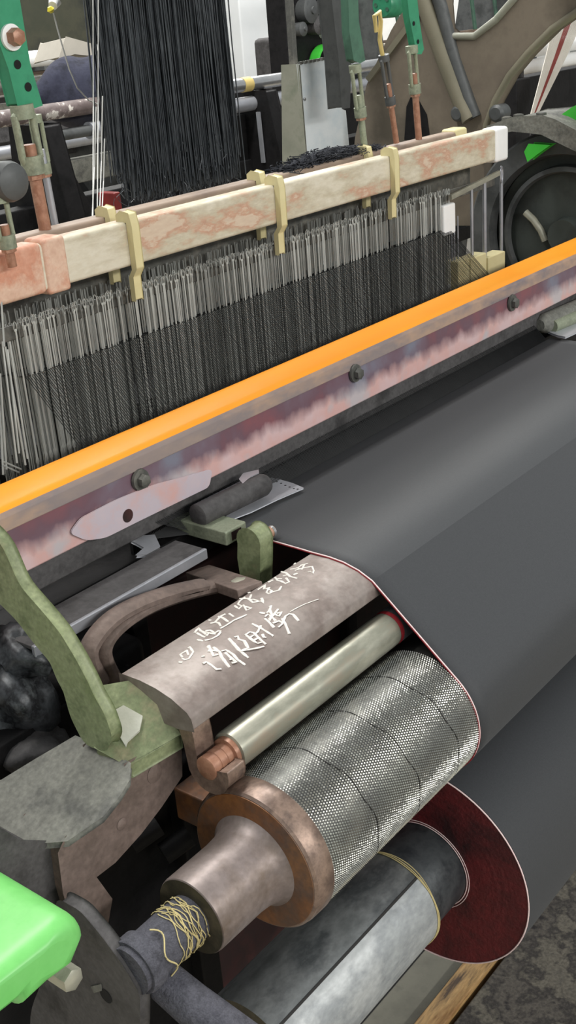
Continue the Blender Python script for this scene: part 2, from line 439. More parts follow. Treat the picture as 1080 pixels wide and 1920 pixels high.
chalk([[(385, 550), (430, 540)], [(405, 640), (450, 615), (520, 660), (580, 710), (640, 705)], [(470, 420), (500, 450), (480, 490)], [(480, 410), (540, 540), (600, 520)],
       [(540, 430), (620, 490), (640, 550), (745, 685)], [(640, 480), (700, 465), (790, 520), (850, 590), (945, 655)], [(690, 500), (770, 570), (830, 620), (770, 630)], [(740, 590), (790, 575)],
       [(520, 470), (600, 480)]], O1, S1, 3.4)
chalk([[(735, 320), (800, 390), (860, 460), (985, 565)], [(805, 305), (850, 290), (860, 330), (930, 350), (980, 440), (900, 470)], [(880, 475), (960, 465), (1080, 445), (1180, 420)]], O1, S1, 3.6)
chalk([[(130, 480), (190, 440), (240, 450), (330, 540), (395, 595)], [(145, 480), (220, 540), (290, 585), (340, 570)], [(190, 510), (240, 480)], [(240, 545), (290, 520)],
       [(220, 335), (330, 390), (490, 490)], [(330, 360), (290, 440), (260, 465)], [(350, 470), (370, 505), (400, 510)]], O3, S1, 3.4)
chalk([[(315, 195), (385, 205)], [(430, 120), (460, 110), (440, 170), (400, 200)], [(380, 250), (420, 215), (470, 250), (550, 150)], [(380, 270), (430, 310), (500, 385)],
       [(420, 280), (480, 260), (520, 300)], [(510, 215), (560, 240), (590, 190), (530, 205)], [(480, 330), (560, 300), (600, 320)], [(550, 380), (600, 340), (640, 240), (690, 210), (740, 220), (810, 300)],
       [(600, 270), (640, 340), (690, 465)], [(440, 160), (470, 220), (440, 300)]], O3, S1, 3.6)
chalk([[(700, 185), (760, 150), (880, 90), (1060, 25)]], O3, S1, 2.0)

# ------------------------------------------------------------------ woven cloth
ER = EM_R + 0.0012


def tangent_pt(py, pz, cy, cz, r, side):
    dx, dz = py - cy, pz - cz; D = math.hypot(dx, dz)
    a = math.atan2(dz, dx); b = math.acos(r / D)
    return a + side * b


prof = [(0.7235, 0.9440), (0.69, 0.9438), (0.65, 0.9432), (0.615, 0.9426), (0.600, 0.9422), (0.580, 0.9422), (0.564, 0.9407), (0.548, 0.9366), (0.5333, 0.9297)]
a_t = tangent_pt(0.5333, 0.9297, EM_Y, EM_Z, ER, +1)
ty, tz = EM_Y + ER * math.cos(a_t), EM_Z + ER * math.sin(a_t)
for k in range(1, 7): prof.append((0.5333 + (ty - 0.5333) * k / 7, 0.9297 + (tz - 0.9297) * k / 7))
a_end = math.radians(305)
for k in range(33): 
    a = a_t + (a_end - a_t) * k / 32
    prof.append((EM_Y + ER * math.cos(a), EM_Z + ER * math.sin(a)))
cl = thing('woven_cloth', 'black woven cloth with red and white selvedge running over the breast beam', 'cloth', (1.1, 0.6, 0.94))
rows = []
NX = 40
for (y, z) in prof:
    rows.append([(XS + (XR - XS) * j / NX, y, z) for j in range(NX + 1)])
MB().grid(rows).build('cloth_web', M['cloth'], cl, smooth=True, ang=13, solid=0.0006)
pp = [Vector((XS, y, z)) for y, z in prof]
MB().tube([p + Vector((-0.0006, 0, 0.0001)) for p in pp], 0.00062, 6).build('selvedge_cord', M['selv_white'], cl)['label'] = 'white edge cord'
MB().grid([[(XS - 0.0016, p.y + 0.0004, p.z - 0.0008), (XS + 0.0006, p.y + 0.0, p.z - 0.0006)] for p in pp]).build('selvedge', M['selv_red'], cl, solid=0.0008)['label'] = 'dark red edge band'

# ------------------------------------------------------------------ take-up roller
tr = thing('take_up_roller', 'large take-up roller wrapped in punched tin with a rusty collar and hub', 'roller', (0.43, EM_Y, EM_Z))
MB().lathe((EM_Y, EM_Z), [(0.524, EM_R), (1.50, EM_R)], n=96).build('grip_sleeve', M['tin_base'], tr)
pitch_x, pitch_a = 0.00255, 0.00225
na = int(2 * math.pi * EM_R / pitch_a); vs = []; fs = []
nxs = int((XS + 0.004 - 0.5255) / pitch_x)
hb, hh = 0.00092, 0.00105
for i in range(nxs):
    x = 0.5262 + i * pitch_x
    for j in range(na):
        a = 2 * math.pi * (j + 0.5 * (i % 2)) / na
        jr = random.uniform(0.8, 1.15)
        c, s = math.cos(a), math.sin(a)
        k = len(vs)
        da = hb / EM_R
        for (dx, dd) in ((-hb, 0), (0, -da), (hb, 0), (0, da)):
            vs.append((x + dx, EM_Y + EM_R * math.cos(a + dd), EM_Z + EM_R * math.sin(a + dd)))
        vs.append((x + hb * 0.2, EM_Y + (EM_R + hh * jr) * c, EM_Z + (EM_R + hh * jr) * s))
        fs += [(k, k + 1, k + 4), (k + 1, k + 2, k + 4), (k + 2, k + 3, k + 4), (k + 3, k, k + 4)]
nb = MB(); nb.v = vs; nb.f = fs
o = nb.build('grip_points', M['tin'], tr, smooth=False); tag(o, kind='stuff')
for k, x0 in enumerate((0.565, 0.626, 0.688)):
    path = []
    for q in range(60):
        a = math.radians(40 + 260 * q / 59)
        path.append((x0 + 0.036 * q / 59 + 0.0015 * math.sin(q * 0.7), EM_Y + (EM_R + 0.0004) * math.cos(a), EM_Z + (EM_R + 0.0004) * math.sin(a)))
    MB().tube(path, 0.00035, 5).build('spiral_seam', M['seam'], tr)
MB().lathe((EM_Y, EM_Z), [(0.5035, 0.034), (0.5035, 0.0585), (0.5055, 0.0603), (0.5090, 0.0605), (0.5100, 0.0612), (0.5240, 0.0615), (0.5252, 0.0608), (0.5252, 0.050)], n=96, cap=False).build('collar', M['collar'], tr)
MB().lathe((EM_Y, EM_Z), [(0.5030, 0.030), (0.5030, 0.0575), (0.5045, 0.0585)], n=96, cap=False).build('collar_face', M['rust'], tr)
MB().lathe((EM_Y, EM_Z), [(0.4325, 0.0300), (0.4332, 0.0311), (0.436, 0.0316), (0.480, 0.0318), (0.492, 0.0330), (0.499, 0.0355), (0.5034, 0.0400)], n=72, cap=False).build('hub', M['hub'], tr)
MB().lathe((EM_Y, EM_Z), [(0.4322, 0.0175), (0.4322, 0.0306)], n=72, cap=False).build('hub_face', M['hub_end'], tr)
MB().lathe((EM_Y, EM_Z), [(0.370, 0.0180), (0.412, 0.0186), (0.440, 0.0180)], n=36).build('shaft', M['shaft'], tr)
tb = MB()
for q in range(15):
    x0 = random.uniform(0.408, 0.428); tw = random.uniform(-0.012, 0.012); ph = random.uniform(-0.6, 0.4); pts = []
    for i in range(24):
        a = math.radians(60) + ph + math.radians(210) * i / 23
        r = 0.0188 + 0.0012 * random.random() + (0.003 if 6 < i < 9 and q % 3 == 0 else 0)
        pts.append((x0 + tw * i / 23 + 0.0015 * math.sin(i * 0.8 + q), EM_Y + r * math.cos(a), EM_Z + r * math.sin(a)))
    tb.tube(pts, 0.00042, 5)
pts = []
for i in range(20):
    a = math.radians(95 + 120 * i / 19); r = 0.0212
    pts.append((0.392 + 0.004 * math.sin(i * 0.5), EM_Y + r * math.cos(a), EM_Z + r * math.sin(a)))
tb.tube(pts, 0.0006, 5)
o = tb.build('tangled_thread', M['thread'], tr); o['label'] = 'pale yellow thread wound round the shaft'; tag(o, kind='stuff')

# ------------------------------------------------------------------ cloth roll below
cr = thing('cloth_roll', 'black cloth wound on a galvanised tube, its dark red edge facing out', 'cloth roll', (0.60, CR_Y, CR_Z))
XT = 0.4760
M['zinc_old_shaded'] = mat('shaded_dirty_galvanised_sheet', [(104, 108, 108), (128, 131, 131), (84, 88, 90), (140, 142, 140)], 0.45, metal=0.35, scale=14, stretch=(0.6, 1, 1), bump=0.08, fine=0.3)  # dirtier overlapped sheet, darkened further for the shade of the take-up roller
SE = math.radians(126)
MB().lathe((CR_Y, CR_Z), [(XT, 0.0490), (XT + 0.002, 0.0503), (0.686, 0.0503), (0.6868, 0.0495), (0.6868, 0.045)], n=48, cap=False, a0=SE, a1=SE + math.radians(215)).build('sheet_sleeve', M['zinc'], cr)
MB().lathe((CR_Y, CR_Z), [(XT, 0.0490), (XT + 0.002, 0.0501), (0.686, 0.0501), (0.6868, 0.0495), (0.6868, 0.045)], n=36, cap=False, a0=SE - math.radians(145), a1=SE + math.radians(1)).build('sheet_sleeve', M['zinc_old_shaded'], cr)['label'] = 'darker dirty half of the sheet sleeve, shade of the roller above painted in'
MB().lathe((CR_Y, CR_Z), [(XT + 0.0006, 0.0), (XT + 0.0006, 0.0492)], n=72, cap=False).build('tube_end', M['hub_end'], cr)
a = math.radians(126)
MB().bar((XT + 0.001, CR_Y + 0.0503 * math.cos(a), CR_Z + 0.0503 * math.sin(a)), (0.6865, CR_Y + 0.0503 * math.cos(a), CR_Z + 0.0503 * math.sin(a)), 0.0022, 0.0009,
         up=(0, math.cos(a), math.sin(a))).build('lap_seam', M['seam'], cr)
MB().lathe((CR_Y, CR_Z), [(0.60, 0.0452), (0.7425, 0.0452)], n=72).build('core_tube', M['zinc_dark'], cr)
for q in range(3):
    pts = []
    for i in range(73):
        a = 2 * math.pi * i / 72; r = 0.0509
        pts.append((0.683 + 0.0016 * math.sin(a * (1 + q) + q) + 0.0012 * q, CR_Y + r * math.cos(a), CR_Z + r * math.sin(a)))
    MB().tube(pts, 0.0005, 5).build('tied_string', M['thread'], cr)
pr = []
nl = 46
for i in range(nl + 1):
    r = 0.0452 + (CR_R - 0.0452) * i / nl
    pr.append((XS + 0.0004 * (i % 2) + 0.0003 * random.random(), r))
MB().lathe((CR_Y, CR_Z), pr, n=96, cap=False).build('wound_edge', M['disc_red'], cr, ang=60)
for r_, rr in ((CR_R - 0.0003, 0.0007), (0.0466, 0.0005), (0.0490, 0.0004)):
    MB().tube([(XS - 0.0002, CR_Y + r_ * math.cos(2 * math.pi * i / 96), CR_Z + r_ * math.sin(2 * math.pi * i / 96)) for i in range(97)], rr, 6).build('edge_cord', M['selv_white'], cr)
MB().lathe((CR_Y, CR_Z), [(XS + 0.001, CR_R), (XR, CR_R)], n=128, cap=False).build('wound_cloth', M['cloth'], cr)

# ------------------------------------------------------------------ press roller and its hook bearing
p = thing('press_roller', 'slim pale press roller with a coppery journal above the punched roller', 'roller', (0.53, PR_Y, PR_Z))
MB().lathe((PR_Y, PR_Z), [(0.5235, 0.0140), (0.5240, 0.0156), (0.5255, 0.0161), (XS, 0.0161)], n=48).build('roller_tube', M['press'], p)
MB().lathe((PR_Y, PR_Z), [(0.4965, 0.0085), (0.4975, 0.0098), (0.5035, 0.0098), (0.504, 0.0092), (0.5055, 0.0092), (0.506, 0.0098), (0.5105, 0.0098), (0.511, 0.0092), (0.513, 0.0092), (0.5135, 0.0098), (0.519, 0.0098), (0.5195, 0.0128), (0.5238, 0.0132)], n=36).build('journal', M['copper'], p)
MB().lathe((PR_Y, PR_Z), [(XS - 0.002, 0.0165), (XS + 0.003, 0.0166)], n=48, cap=False).build('cloth_edge', M['selv_red'], p)['label'] = 'dark red cloth edge'
MB().lathe((PR_Y, PR_Z), [(XS + 0.003, 0.0165), (XR, 0.0165)], n=48, cap=False).build('cloth_wrap', M['cloth'], p)

hb_ = []
for k in range(17):
    a = math.radians(150 - 248 + 248 * (1 - k / 16) - 40)
    hb_.append((PR_Y + 0.0102 * math.cos(a), PR_Z + 0.0102 * math.sin(a)))
# hook outline in the y-z plane: open to the upper front, arm rising at the back
YZ = [(0.507, 0.889)]
YZ = []
for k in range(13):
    a = math.radians(168 + 172 * k / 12)
    YZ.append((PR_Y + 0.0200 * math.cos(a), PR_Z - 0.002 + 0.0200 * math.sin(a)))
YZ += [(0.5412, 0.897), (0.5450, 0.914), (0.5430, 0.9205), (0.5340, 0.9205), (0.5315, 0.906)]
for k in range(13):
    a = math.radians(352 - 172 * k / 12)
    YZ.append((PR_Y + 0.0104 * math.cos(a), PR_Z + 0.0104 * math.sin(a)))
MBh = MB().prism([(0.4985, y, z) for y, z in YZ], (0.020, 0, 0))
o = MBh.build('hook_bracket', M['collar'], bevel=0.001)
tag(o, 'brown iron hook bracket cradling the press roller journal', 'bracket')

# ------------------------------------------------------------------ sley (moving batten) with its hand rail
SY = 0.735
sl = thing('sley_rail', 'long moving sley rail, orange on top with a worn maroon front', 'rail', (0.9, SY, 0.985))
SX0, SX1 = 0.02, 1.80
MB().prism([(SX0, y, z) for y, z in ((0.7400, 1.0405), (0.7460, 1.0455), (0.7660, 1.0505), (0.7740, 1.0500), (0.7780, 1.0465), (0.7780, 1.034), (0.7400, 1.034))], (SX1 - SX0, 0, 0)).build('hand_grip', M['orange'], sl, bevel=0.002)['label'] = 'orange painted top strip'
MB().prism([(SX0, y, z) for y, z in ((0.7350, 1.0255), (0.7372, 1.0375), (0.7410, 1.0410), (0.7700, 1.0410), (0.7700, 1.0240))], (SX1 - SX0, 0, 0)).build('rail_edge', M['sley_band'], sl, bevel=0.001)['label'] = 'grey-brown worn edge band'
MB().prism([(SX0, y, z) for y, z in ((0.7370, 1.0258), (0.7350, 0.9990), (0.7345, 0.9845), (0.7370, 0.9828), (0.7490, 0.9828), (0.7500, 1.0258))], (SX1 - SX0, 0, 0)).build('front_board', M['sley_face'], sl, bevel=0.001)
fl = [P(*q, y=0.7335) for q in ((130, 999), (160, 1012), (196, 1007), (262, 974), (390, 912), (396, 880), (340, 896), (285, 910), (215, 938), (150, 972))]
M['flap'] = mat('pale_pink_worn_plate', [(204, 182, 184), (192, 180, 188), (208, 166, 160)], 0.45, scale=12, bump=0.08)
fp = MB().prism(rounded(fl, 0.3), (0, -0.0014, 0)).build('end_plate', M['flap'], sl, bevel=0.0005)
fp['label'] = 'pale pink plate with a bolt hole'
h = P(240, 967, y=0.7318)
MB().lathe((h.x, h.z), [(0.7318, 0.0064), (0.7320, 0.0)], axis='y', n=20, cap=False).build('bolt_hole', M['maroon_dark'], fp)
for (u, v, r) in ((265, 900, 0.0105), (668, 700, 0.0105), (962, 568, 0.0115)):
    c = P(u, v, y=0.733)
    wb = MB().lathe((c.x, c.z), [(0.7352, r), (0.7325, r * 0.95), (0.7322, r * 0.6)], axis='y', n=24).build('washer', M['greybar'], sl)
    MB().lathe((c.x, c.z), [(0.7325, r * 0.62), (0.7265, r * 0.60), (0.7258, r * 0.45)], axis='y', n=6).build('nut', M['greybar'], wb)

rd = thing('reed', 'dark reed and race board under the maroon sley rail', 'reed', (0.9, 0.75, 0.95))
MB().box((SX0, 0.7435, 0.9560), (SX1, 0.7485, 0.9820)).build('reed_cap', M['cast_dark'], rd, bevel=0.002)
MB().box((SX0, 0.742, 0.905), (SX1, 0.80, 0.9375)).build('race_board', M['black_iron'], rd, bevel=0.002)
db = MB()
for i in range(420):
    x = 0.66 + i * 0.0020
    db.box((x, 0.7515, 0.938), (x + 0.0006, 0.7555, 1.022))
o = db.build('reed_dents', M['black_iron'], rd, smooth=False); tag(o, kind='stuff')

# ------------------------------------------------------------------ heald frames
HY = 0.885


def heald_frame(y, z0, z1, xl, xr, rail_m, label, hb_m, loose=True):
    t = thing('heald_frame', label, 'heald frame', (1.1, y, 0.86), 'heald frames behind the sley')
    MB().box((xl, y - 0.012, z0), (xr, y + 0.012, z1)).build('top_rail', rail_m, t, bevel=0.004, seg=3)
    MB().box((0.60, y + 0.001, z0 - (0.046 if y > 0.9 else 0.040)), (1.605, y + 0.005, z0 - (0.014 if y > 0.9 else 0.026))).build('heddle_bar', hb_m, t, bevel=0.001)
    MB().box((0.60, y - 0.004, 0.855), (1.605, y + 0.002, 0.868)).build('lower_bar', hb_m, t, bevel=0.001)
    MB().box((xl, y - 0.012, 0.800), (xr, y + 0.012, 0.838)).build('bottom_rail', rail_m, t, bevel=0.004)
    return t


fr1 = heald_frame(HY, 1.1715, 1.2165, 0.38, 1.585, M['cream'], 'front heald frame with a worn cream top rail and shiny wire heddles', M['greybar'])
fr2 = heald_frame(0.928, 1.176, 1.2180, 0.36, 1.560, M['brownrail'], 'rear heald frame whose brown top rail shows above the cream one', M['greybar'])
# front frame: end block, pink wrap, hooks, heddles, end wires
MB().box((1.583, HY - 0.0135, 1.168), (1.622, HY + 0.0135, 1.2175)).build('end_block', M['white'], fr1, bevel=0.005, seg=3)['label'] = 'white plastic end block'
MB().box((0.375, HY - 0.0135, 1.1695), (0.706, HY + 0.0135, 1.2180)).build('wrapped_end', M['pink'], fr1, bevel=0.005, seg=3)['label'] = 'pink wrapped end of the rail'
MB().box((0.706, HY - 0.0145, 1.1665), (0.735, HY + 0.0145, 1.2200)).build('tape_band', M['pink'], fr1, bevel=0.004)
MB().box((1.54, 0.915, 1.195), (1.575, 0.941, 1.2215)).build('end_block', M['hook'], fr2, bevel=0.004)
MB().box((1.44, HY - 0.008, 1.085), (1.473, HY + 0.004, 1.129)).build('spacer_block', M['white'], fr1, bevel=0.003)['label'] = 'small white block under the rail'


def rail_hook(fr, x, y, z0, z1, drop):
    m = MB()
    yf = y - 0.0155
    m.prism([(x - 0.0055, q, z) for q, z in ((yf - 0.0035, z1 - 0.004), (yf - 0.001, z1 + 0.008), (yf + 0.010, z1 + 0.010), (yf + 0.016, z1 + 0.006), (yf + 0.016, z1 + 0.0005),
                                             (yf + 0.002, z1 + 0.0005), (yf + 0.002, z0 - 0.004), (yf + 0.008, z0 - 0.012), (yf + 0.008, drop), (yf + 0.004, drop), (yf + 0.0035, z0 - 0.011), (yf - 0.0030, z0 - 0.002))], (0.011, 0, 0))
    m.build('rail_hook', M['hook'], fr, bevel=0.0012)


for u, v in ((247, 430), (522, 358), (737, 300)):
    c = P(u, v, y=HY - 0.014); rail_hook(fr1, c.x, HY, 1.1715, 1.2165, 1.136)
for u, v in ((205, 420), (486, 350), (686, 292)):
    c = P(u, v, y=0.916); rail_hook(fr2, c.x, 0.928, 1.176, 1.2180, 1.148)

# one heddle mesh, copied
hz1, hz0 = 1.149, 0.862


def heddle_mesh():
    m = MB(); wd, th = 0.00080, 0.0003
    m.box((-wd, -th, hz0), (wd, th, hz1 - 0.006))
    ring = [(0.0017 * math.cos(a), 0, hz1 - 0.004 + 0.005 * math.sin(a)) for a in [math.radians(-60 + 300 * i / 8) for i in range(9)]]
    m.tube(ring, 0.0005, 4)
    eye = [(0.0016 * math.cos(a), 0, 1.008 + 0.0045 * math.sin(a)) for a in [2 * math.pi * i / 8 for i in range(9)]]
    m.tube(eye, 0.0004, 4)
    return m


def add_heddles(fr, y, x0, x1, n, ms):
    src = []
    for m_ in ms:
        o = heddle_mesh().build('heddle', m_, fr, smooth=False)
        src.append(o)
    loc0 = Vector(ORG[fr.name])
    skip = [P(u, v, y=HY).x for u, v in ((268, 600), (532, 520), (737, 440))]
    first = {0: True, 1: True}
    for i in range(n):
        x = x0 + (x1 - x0) * (i + random.uniform(-0.42, 0.42)) / (n - 1)
        if any(abs(x - s) < 0.0032 for s in skip): continue
        k = 0 if random.random() < 0.62 else 1
        if first[k]: o = src[k]; first[k] = False
        else:
            o = src[k].copy(); COL.objects.link(o); o.parent = fr
        dz = random.uniform(-0.0016, 0.0016)
        tilt = random.gauss(0, 0.004)
        o.rotation_euler = (random.gauss(0, 0.002), tilt, random.uniform(-0.7, 0.7))
        pivot = Vector((0, 0, hz1)) - Vector((0, 0, loc0.z))
        # mesh was written relative to the frame's base: swing it about its top loop
        R_ = o.rotation_euler.to_matrix()
        mesh_top = Vector((-loc0.x, -loc0.y, hz1 - loc0.z))
        want = Vector((x - loc0.x, y - loc0.y + random.uniform(-0.003, 0.003), hz1 - loc0.z + dz))
        o.location = want - R_ @ mesh_top


add_heddles(fr1, HY - 0.001, 0.668, 1.466, 298, (M['heddle'], M['heddle_dk']))
rb = MB()
for i in range(340):
    x = 0.664 + 0.802 * i / 339 + random.uniform(-0.0008, 0.0008); lean = random.gauss(0, 0.0012)
    if any(abs(x - P(u, v, y=HY).x) < 0.003 for u, v in ((268, 600), (532, 520), (737, 440))): continue
    rb.box((x + lean, HY + 0.0075, hz0), (x + lean + 0.0013, HY + 0.0080, 1.146 + random.uniform(-0.002, 0.002)), skew=(-lean, 0))
o = rb.build('second_heddle_row', M['heddle'], fr1, smooth=False); tag(o, kind='stuff')
rb = MB()
for i in range(560):
    x = 0.655 + 0.82 * i / 559 + random.uniform(-0.001, 0.001); yy = random.choice((0.921, 0.924, 0.940, 0.955))
    zt = 1.150 + random.uniform(-0.002, 0.002) + (0.012 if yy > 0.93 else 0)
    rb.box((x, yy, 0.862), (x + 0.0015, yy + 0.0006, zt))
o = rb.build('rear_heddles', M['heddle_dk'], fr2, smooth=False); tag(o, kind='stuff')

# slack heddles at the left end, leaning
lh = MB()
for (u0, v0, u1, v1) in ((2, 560, 8, 650), (10, 650, 48, 872), (4, 640, 32, 868), (14, 655, 36, 850), (0, 700, 12, 880), (18, 640, 52, 860), (0, 760, 6, 890)):
    lh.tube([P(u0, v0, y=HY - 0.012), P(u1, v1, y=HY - 0.02)], 0.0011, 5)
lh.tube([P(8, 866, y=HY - 0.02), P(40, 880, y=HY - 0.02)], 0.0008, 5)
lh.tube([P(5, 872, y=HY - 0.02), P(36, 886, y=HY - 0.02)], 0.0008, 5)
o = lh.build('slack_heddles', M['heddle'], fr1); tag(o, kind='stuff')
# right end: rods between the rails
for (u0, v0, u1, v1, r) in ((902, 335, 941, 490, 0.0), ):
    pass
for (u, v0, v1, r) in ((940, 318, 492, 0.0026), (908, 338, 500, 0.0034), (884, 352, 500, 0.0024), (851, 400, 500, 0.0014), (858, 405, 500, 0.0012), (846, 395, 505, 0.0012)):
    a = P(u, v0, y=HY); 
    MB().tube([a, (a.x, HY, 0.90)], r, 8).build('end_rod', M['steel_matt'], fr1)
c = P(938, 322, y=HY)
ring = [(c.x + 0.004 * math.cos(t), HY - 0.002, c.z - 0.004 + 0.012 * math.sin(t)) for t in [2 * math.pi * i / 12 for i in range(13)]]
MB().tube(ring, 0.0012, 6).build('hook_ring', M['steel_matt'], fr1)
a = P(845, 370, y=HY - 0.010); b_ = P(936, 324, y=HY - 0.010)
MB().bar(a, b_, 0.004, 0.007).build('bar_end', M['press'], fr1)
for k, (u0, u1, v0) in enumerate(((846, 868, 490), (870, 900, 484), (903, 935, 482))):
    a = P(u0, v0, y=HY); b_ = P(u1, v0, y=HY)
    MB().box((a.x, HY - 0.012, a.z - 0.075), (b_.x, HY + 0.012, a.z)).build('lower_spacer', M['hook'], fr1, bevel=0.002)

# ------------------------------------------------------------------ warp sheet behind the heddles
wp = MB(); nW = 640
for i in range(nW):
    x = 0.668 + 0.790 * i / (nW - 1) + random.uniform(-0.0005, 0.0005); xf = 0.716 + 0.742 * i / (nW - 1)
    if i % 2:   # upper shed: up to the raised front frame, then down to the back
        wp.tube([(xf, 0.7235, 0.9448), (x, 0.754, 0.9735), (x, HY - 0.004, 1.094), (x, 0.915, 1.092), (x, 1.17, 0.997)], 0.00046, 3, cap=False)
    else:       # lower shed
        wp.tube([(xf, 0.7235, 0.9442), (x, 0.754, 0.9490), (x, HY, 0.975), (x, 0.93, 0.980), (x, 1.17, 0.995)], 0.0005, 3, cap=False)
wp.grid([[(0.69, 0.975, 0.985), (1.465, 0.975, 0.985)], [(0.69, 1.168, 0.990), (1.465, 1.168, 0.990)], [(0.69, 1.21, 0.78), (1.465, 1.21, 0.78)]])
o = wp.build('warp_threads', M['warp'], smooth=False); tag(o, 'sheet of black warp threads running back from the heddles', 'warp', kind='stuff')
dw = MB()
for i in range(300):
    x = 0.675 + 0.79 * i / 299 + random.uniform(-0.001, 0.001)
    dz = random.uniform(-0.006, 0.006)
    dw.box((x, 1.195 + random.uniform(-.006, .006), 0.985 + dz), (x + 0.0018, 1.1965, 1.105 + dz))
o = dw.build('drop_wires', M['heddle_dk'], smooth=False); tag(o, 'grey bank of thin drop wires behind the black warp', 'drop wires', kind='stuff')
db_ = thing('dropper_rail', 'grey steel rail carrying the drop wires behind the heddles', 'rail', (1.1, 1.2, 1.10))
MB().box((0.62, 1.190, 1.088), (1.56, 1.204, 1.112)).build('rail_bar', M['greybar'], db_, bevel=0.001)
MB().box((0.62, 1.208, 0.97), (1.56, 1.22, 1.10)).build('rail_web', M['cast_dark'], db_, bevel=0.001)

# ------------------------------------------------------------------ temples
M['dots'] = M['gap']


def temple_left():
    t = thing('temple', 'left cloth temple with a white perforated guard under a dark roller cover', 'temple', P(440, 950, z=0.945), 'cloth temples')
    pl = [P(*q, z=0.9475) for q in ((428, 978), (470, 962), (520, 938), (569, 917), (548, 908), (520, 900), (506, 898), (470, 925), (420, 955))]
    g = MB().prism(pl, (0, 0, 0.0014)).build('guard_plate', M['perf'], t, bevel=0.0004)
    for u, v in ((519, 903), (527, 906), (535, 910), (543, 913), (551, 916), (558, 917)):
        c = P(u, v, z=0.9490)
        MB().lathe((c.x, c.y), [(0.9489, 0.0013), (0.9491, 0.0)], axis='z', n=10, cap=False).build('hole', M['gap'], g)
    a = P(368, 969, z=0.964); b_ = P(500, 905, z=0.964)
    MB().tube([a, a.lerp(b_, .02), a.lerp(b_, .5), a.lerp(b_, .93), a.lerp(b_, .985), b_], [0.009, 0.0118, 0.0118, 0.0118, 0.0095, 0.004], 24).build('roller_cover', M['cast_dark'], t)
    a = P(366, 953, z=0.966); b_ = P(456, 908, z=0.966)
    for i in range(8):
        MB().tube([a.lerp(b_, i / 8 + 0.008), a.lerp(b_, (i + 1) / 8 - 0.008)], 0.0042, 12).build('temple_ring', M['steel_matt'], t)
    c = [P(*q, z=0.972) for q in ((450, 905), (458, 894), (484, 888), (485, 893), (470, 900), (456, 912))]
    MB().prism(c, (0, 0, 0.004)).build('end_clip', M['perf'], t, bevel=0.0008)
    c0 = P(424, 998, z=0.957); c1 = P(457, 977, z=0.957)
    MB().box((c0.x - 0.001, c0.y, 0.9425), (c0.x + 0.029, 0.768, 0.957)).build('carrier_bar', M['greygreen'], t, bevel=0.0015)
    MB().box((c0.x + 0.007, c0.y - 0.0003, 0.9455), (c0.x + 0.021, c0.y + 0.002, 0.954)).build('socket', M['maroon_dark'], t)
    cl_ = [P(*q, z=0.950) for q in ((246, 1018), (262, 1010), (290, 1008), (300, 1030), (275, 1044), (256, 1046), (272, 1032), (258, 1024))]
    MB().prism(cl_, (0, 0, 0.003)).build('trimmer_claw', M['perf'], t, bevel=0.0006)
    return t


temple_left()
lk = thing('temple_bracket', 'olive green pivot lever with a coppery pin beside the left temple', 'bracket', P(480, 1040, y=0.64))
c = P(476, 1011, y=0.652)
pts = []
for k in range(11):
    a = math.radians(-20 + 220 * k / 10)
    pts.append((c.x - 0.008, c.y + 0.0125 * math.cos(a), c.z + 0.0125 * math.sin(a)))
pts += [(c.x - 0.008, c.y - 0.010, c.z - 0.020), (c.x - 0.008, c.y - 0.006, c.z - 0.048), (c.x - 0.008, c.y + 0.012, c.z - 0.050), (c.x - 0.008, c.y + 0.014, c.z - 0.02)]
MB().prism(pts, (0.019, 0, 0)).build('lever', M['olive'], lk, bevel=0.002)
MB().tube([(c.x + 0.01, c.y - 0.001, c.z), (c.x + 0.026, c.y - 0.001, c.z - 0.002)], 0.0055, 16).build('pivot_pin', M['copper'], lk)
MB().tube([(c.x + 0.0225, c.y - 0.001, c.z - 0.002), (c.x + 0.0255, c.y - 0.001, c.z - 0.002)], 0.0062, 16).build('pin_ring', M['steel'], lk)
bb0 = P(372, 1075, y=0.70); bb1 = P(470, 1108, y=0.605)
bx = thing('support_bar', 'flat brown iron support bar with a bolt under the green lever', 'bar', bb0)
MB().bar(bb0, bb1, 0.026, 0.010).build('flat_bar', M['cast_brown'], bx, bevel=0.001)
c2 = P(449, 1087, z=bb0.lerp(bb1, .65).z + 0.008)
MB().lathe((c2.x, c2.y), [(c2.z - 0.006, 0.008), (c2.z - 0.001, 0.008), (c2.z, 0.005)], axis='z', n=6).build('bolt_nut', M['press'], bx)

tr2 = thing('temple', 'right cloth temple with a pale guard, at the far side of the cloth', 'temple', P(1050, 610, z=0.945), 'cloth temples')
pl = [P(*q, z=0.9480) for q in ((984, 618), (990, 607), (1003, 602), (1004, 618), (1020, 622), (1045, 632), (1060, 635), (1110, 612), (1150, 590), (1110, 570), (1040, 605), (1015, 610))]
MB().prism(pl, (0, 0, 0.003)).build('guard_plate', M['perf'], tr2, bevel=0.0006)
a = P(1012, 610, z=0.962); b_ = P(1140, 555, z=0.962)
MB().tube([a, a.lerp(b_, .05), b_], [0.008, 0.0145, 0.0145], 24).build('roller_cover', M['cast'], tr2)
a = P(1035, 612, z=0.958); b_ = P(1150, 565, z=0.958)
MB().tube([a, b_], 0.0095, 16).build('carrier_rod', M['greygreen'], tr2)
for u, v in ((989, 613), (991, 619)):
    c = P(u, v, z=0.9512)
    MB().lathe((c.x, c.y), [(0.9511, 0.0015), (0.9513, 0)], axis='z', n=8, cap=False).build('hole', M['gap'], tr2)

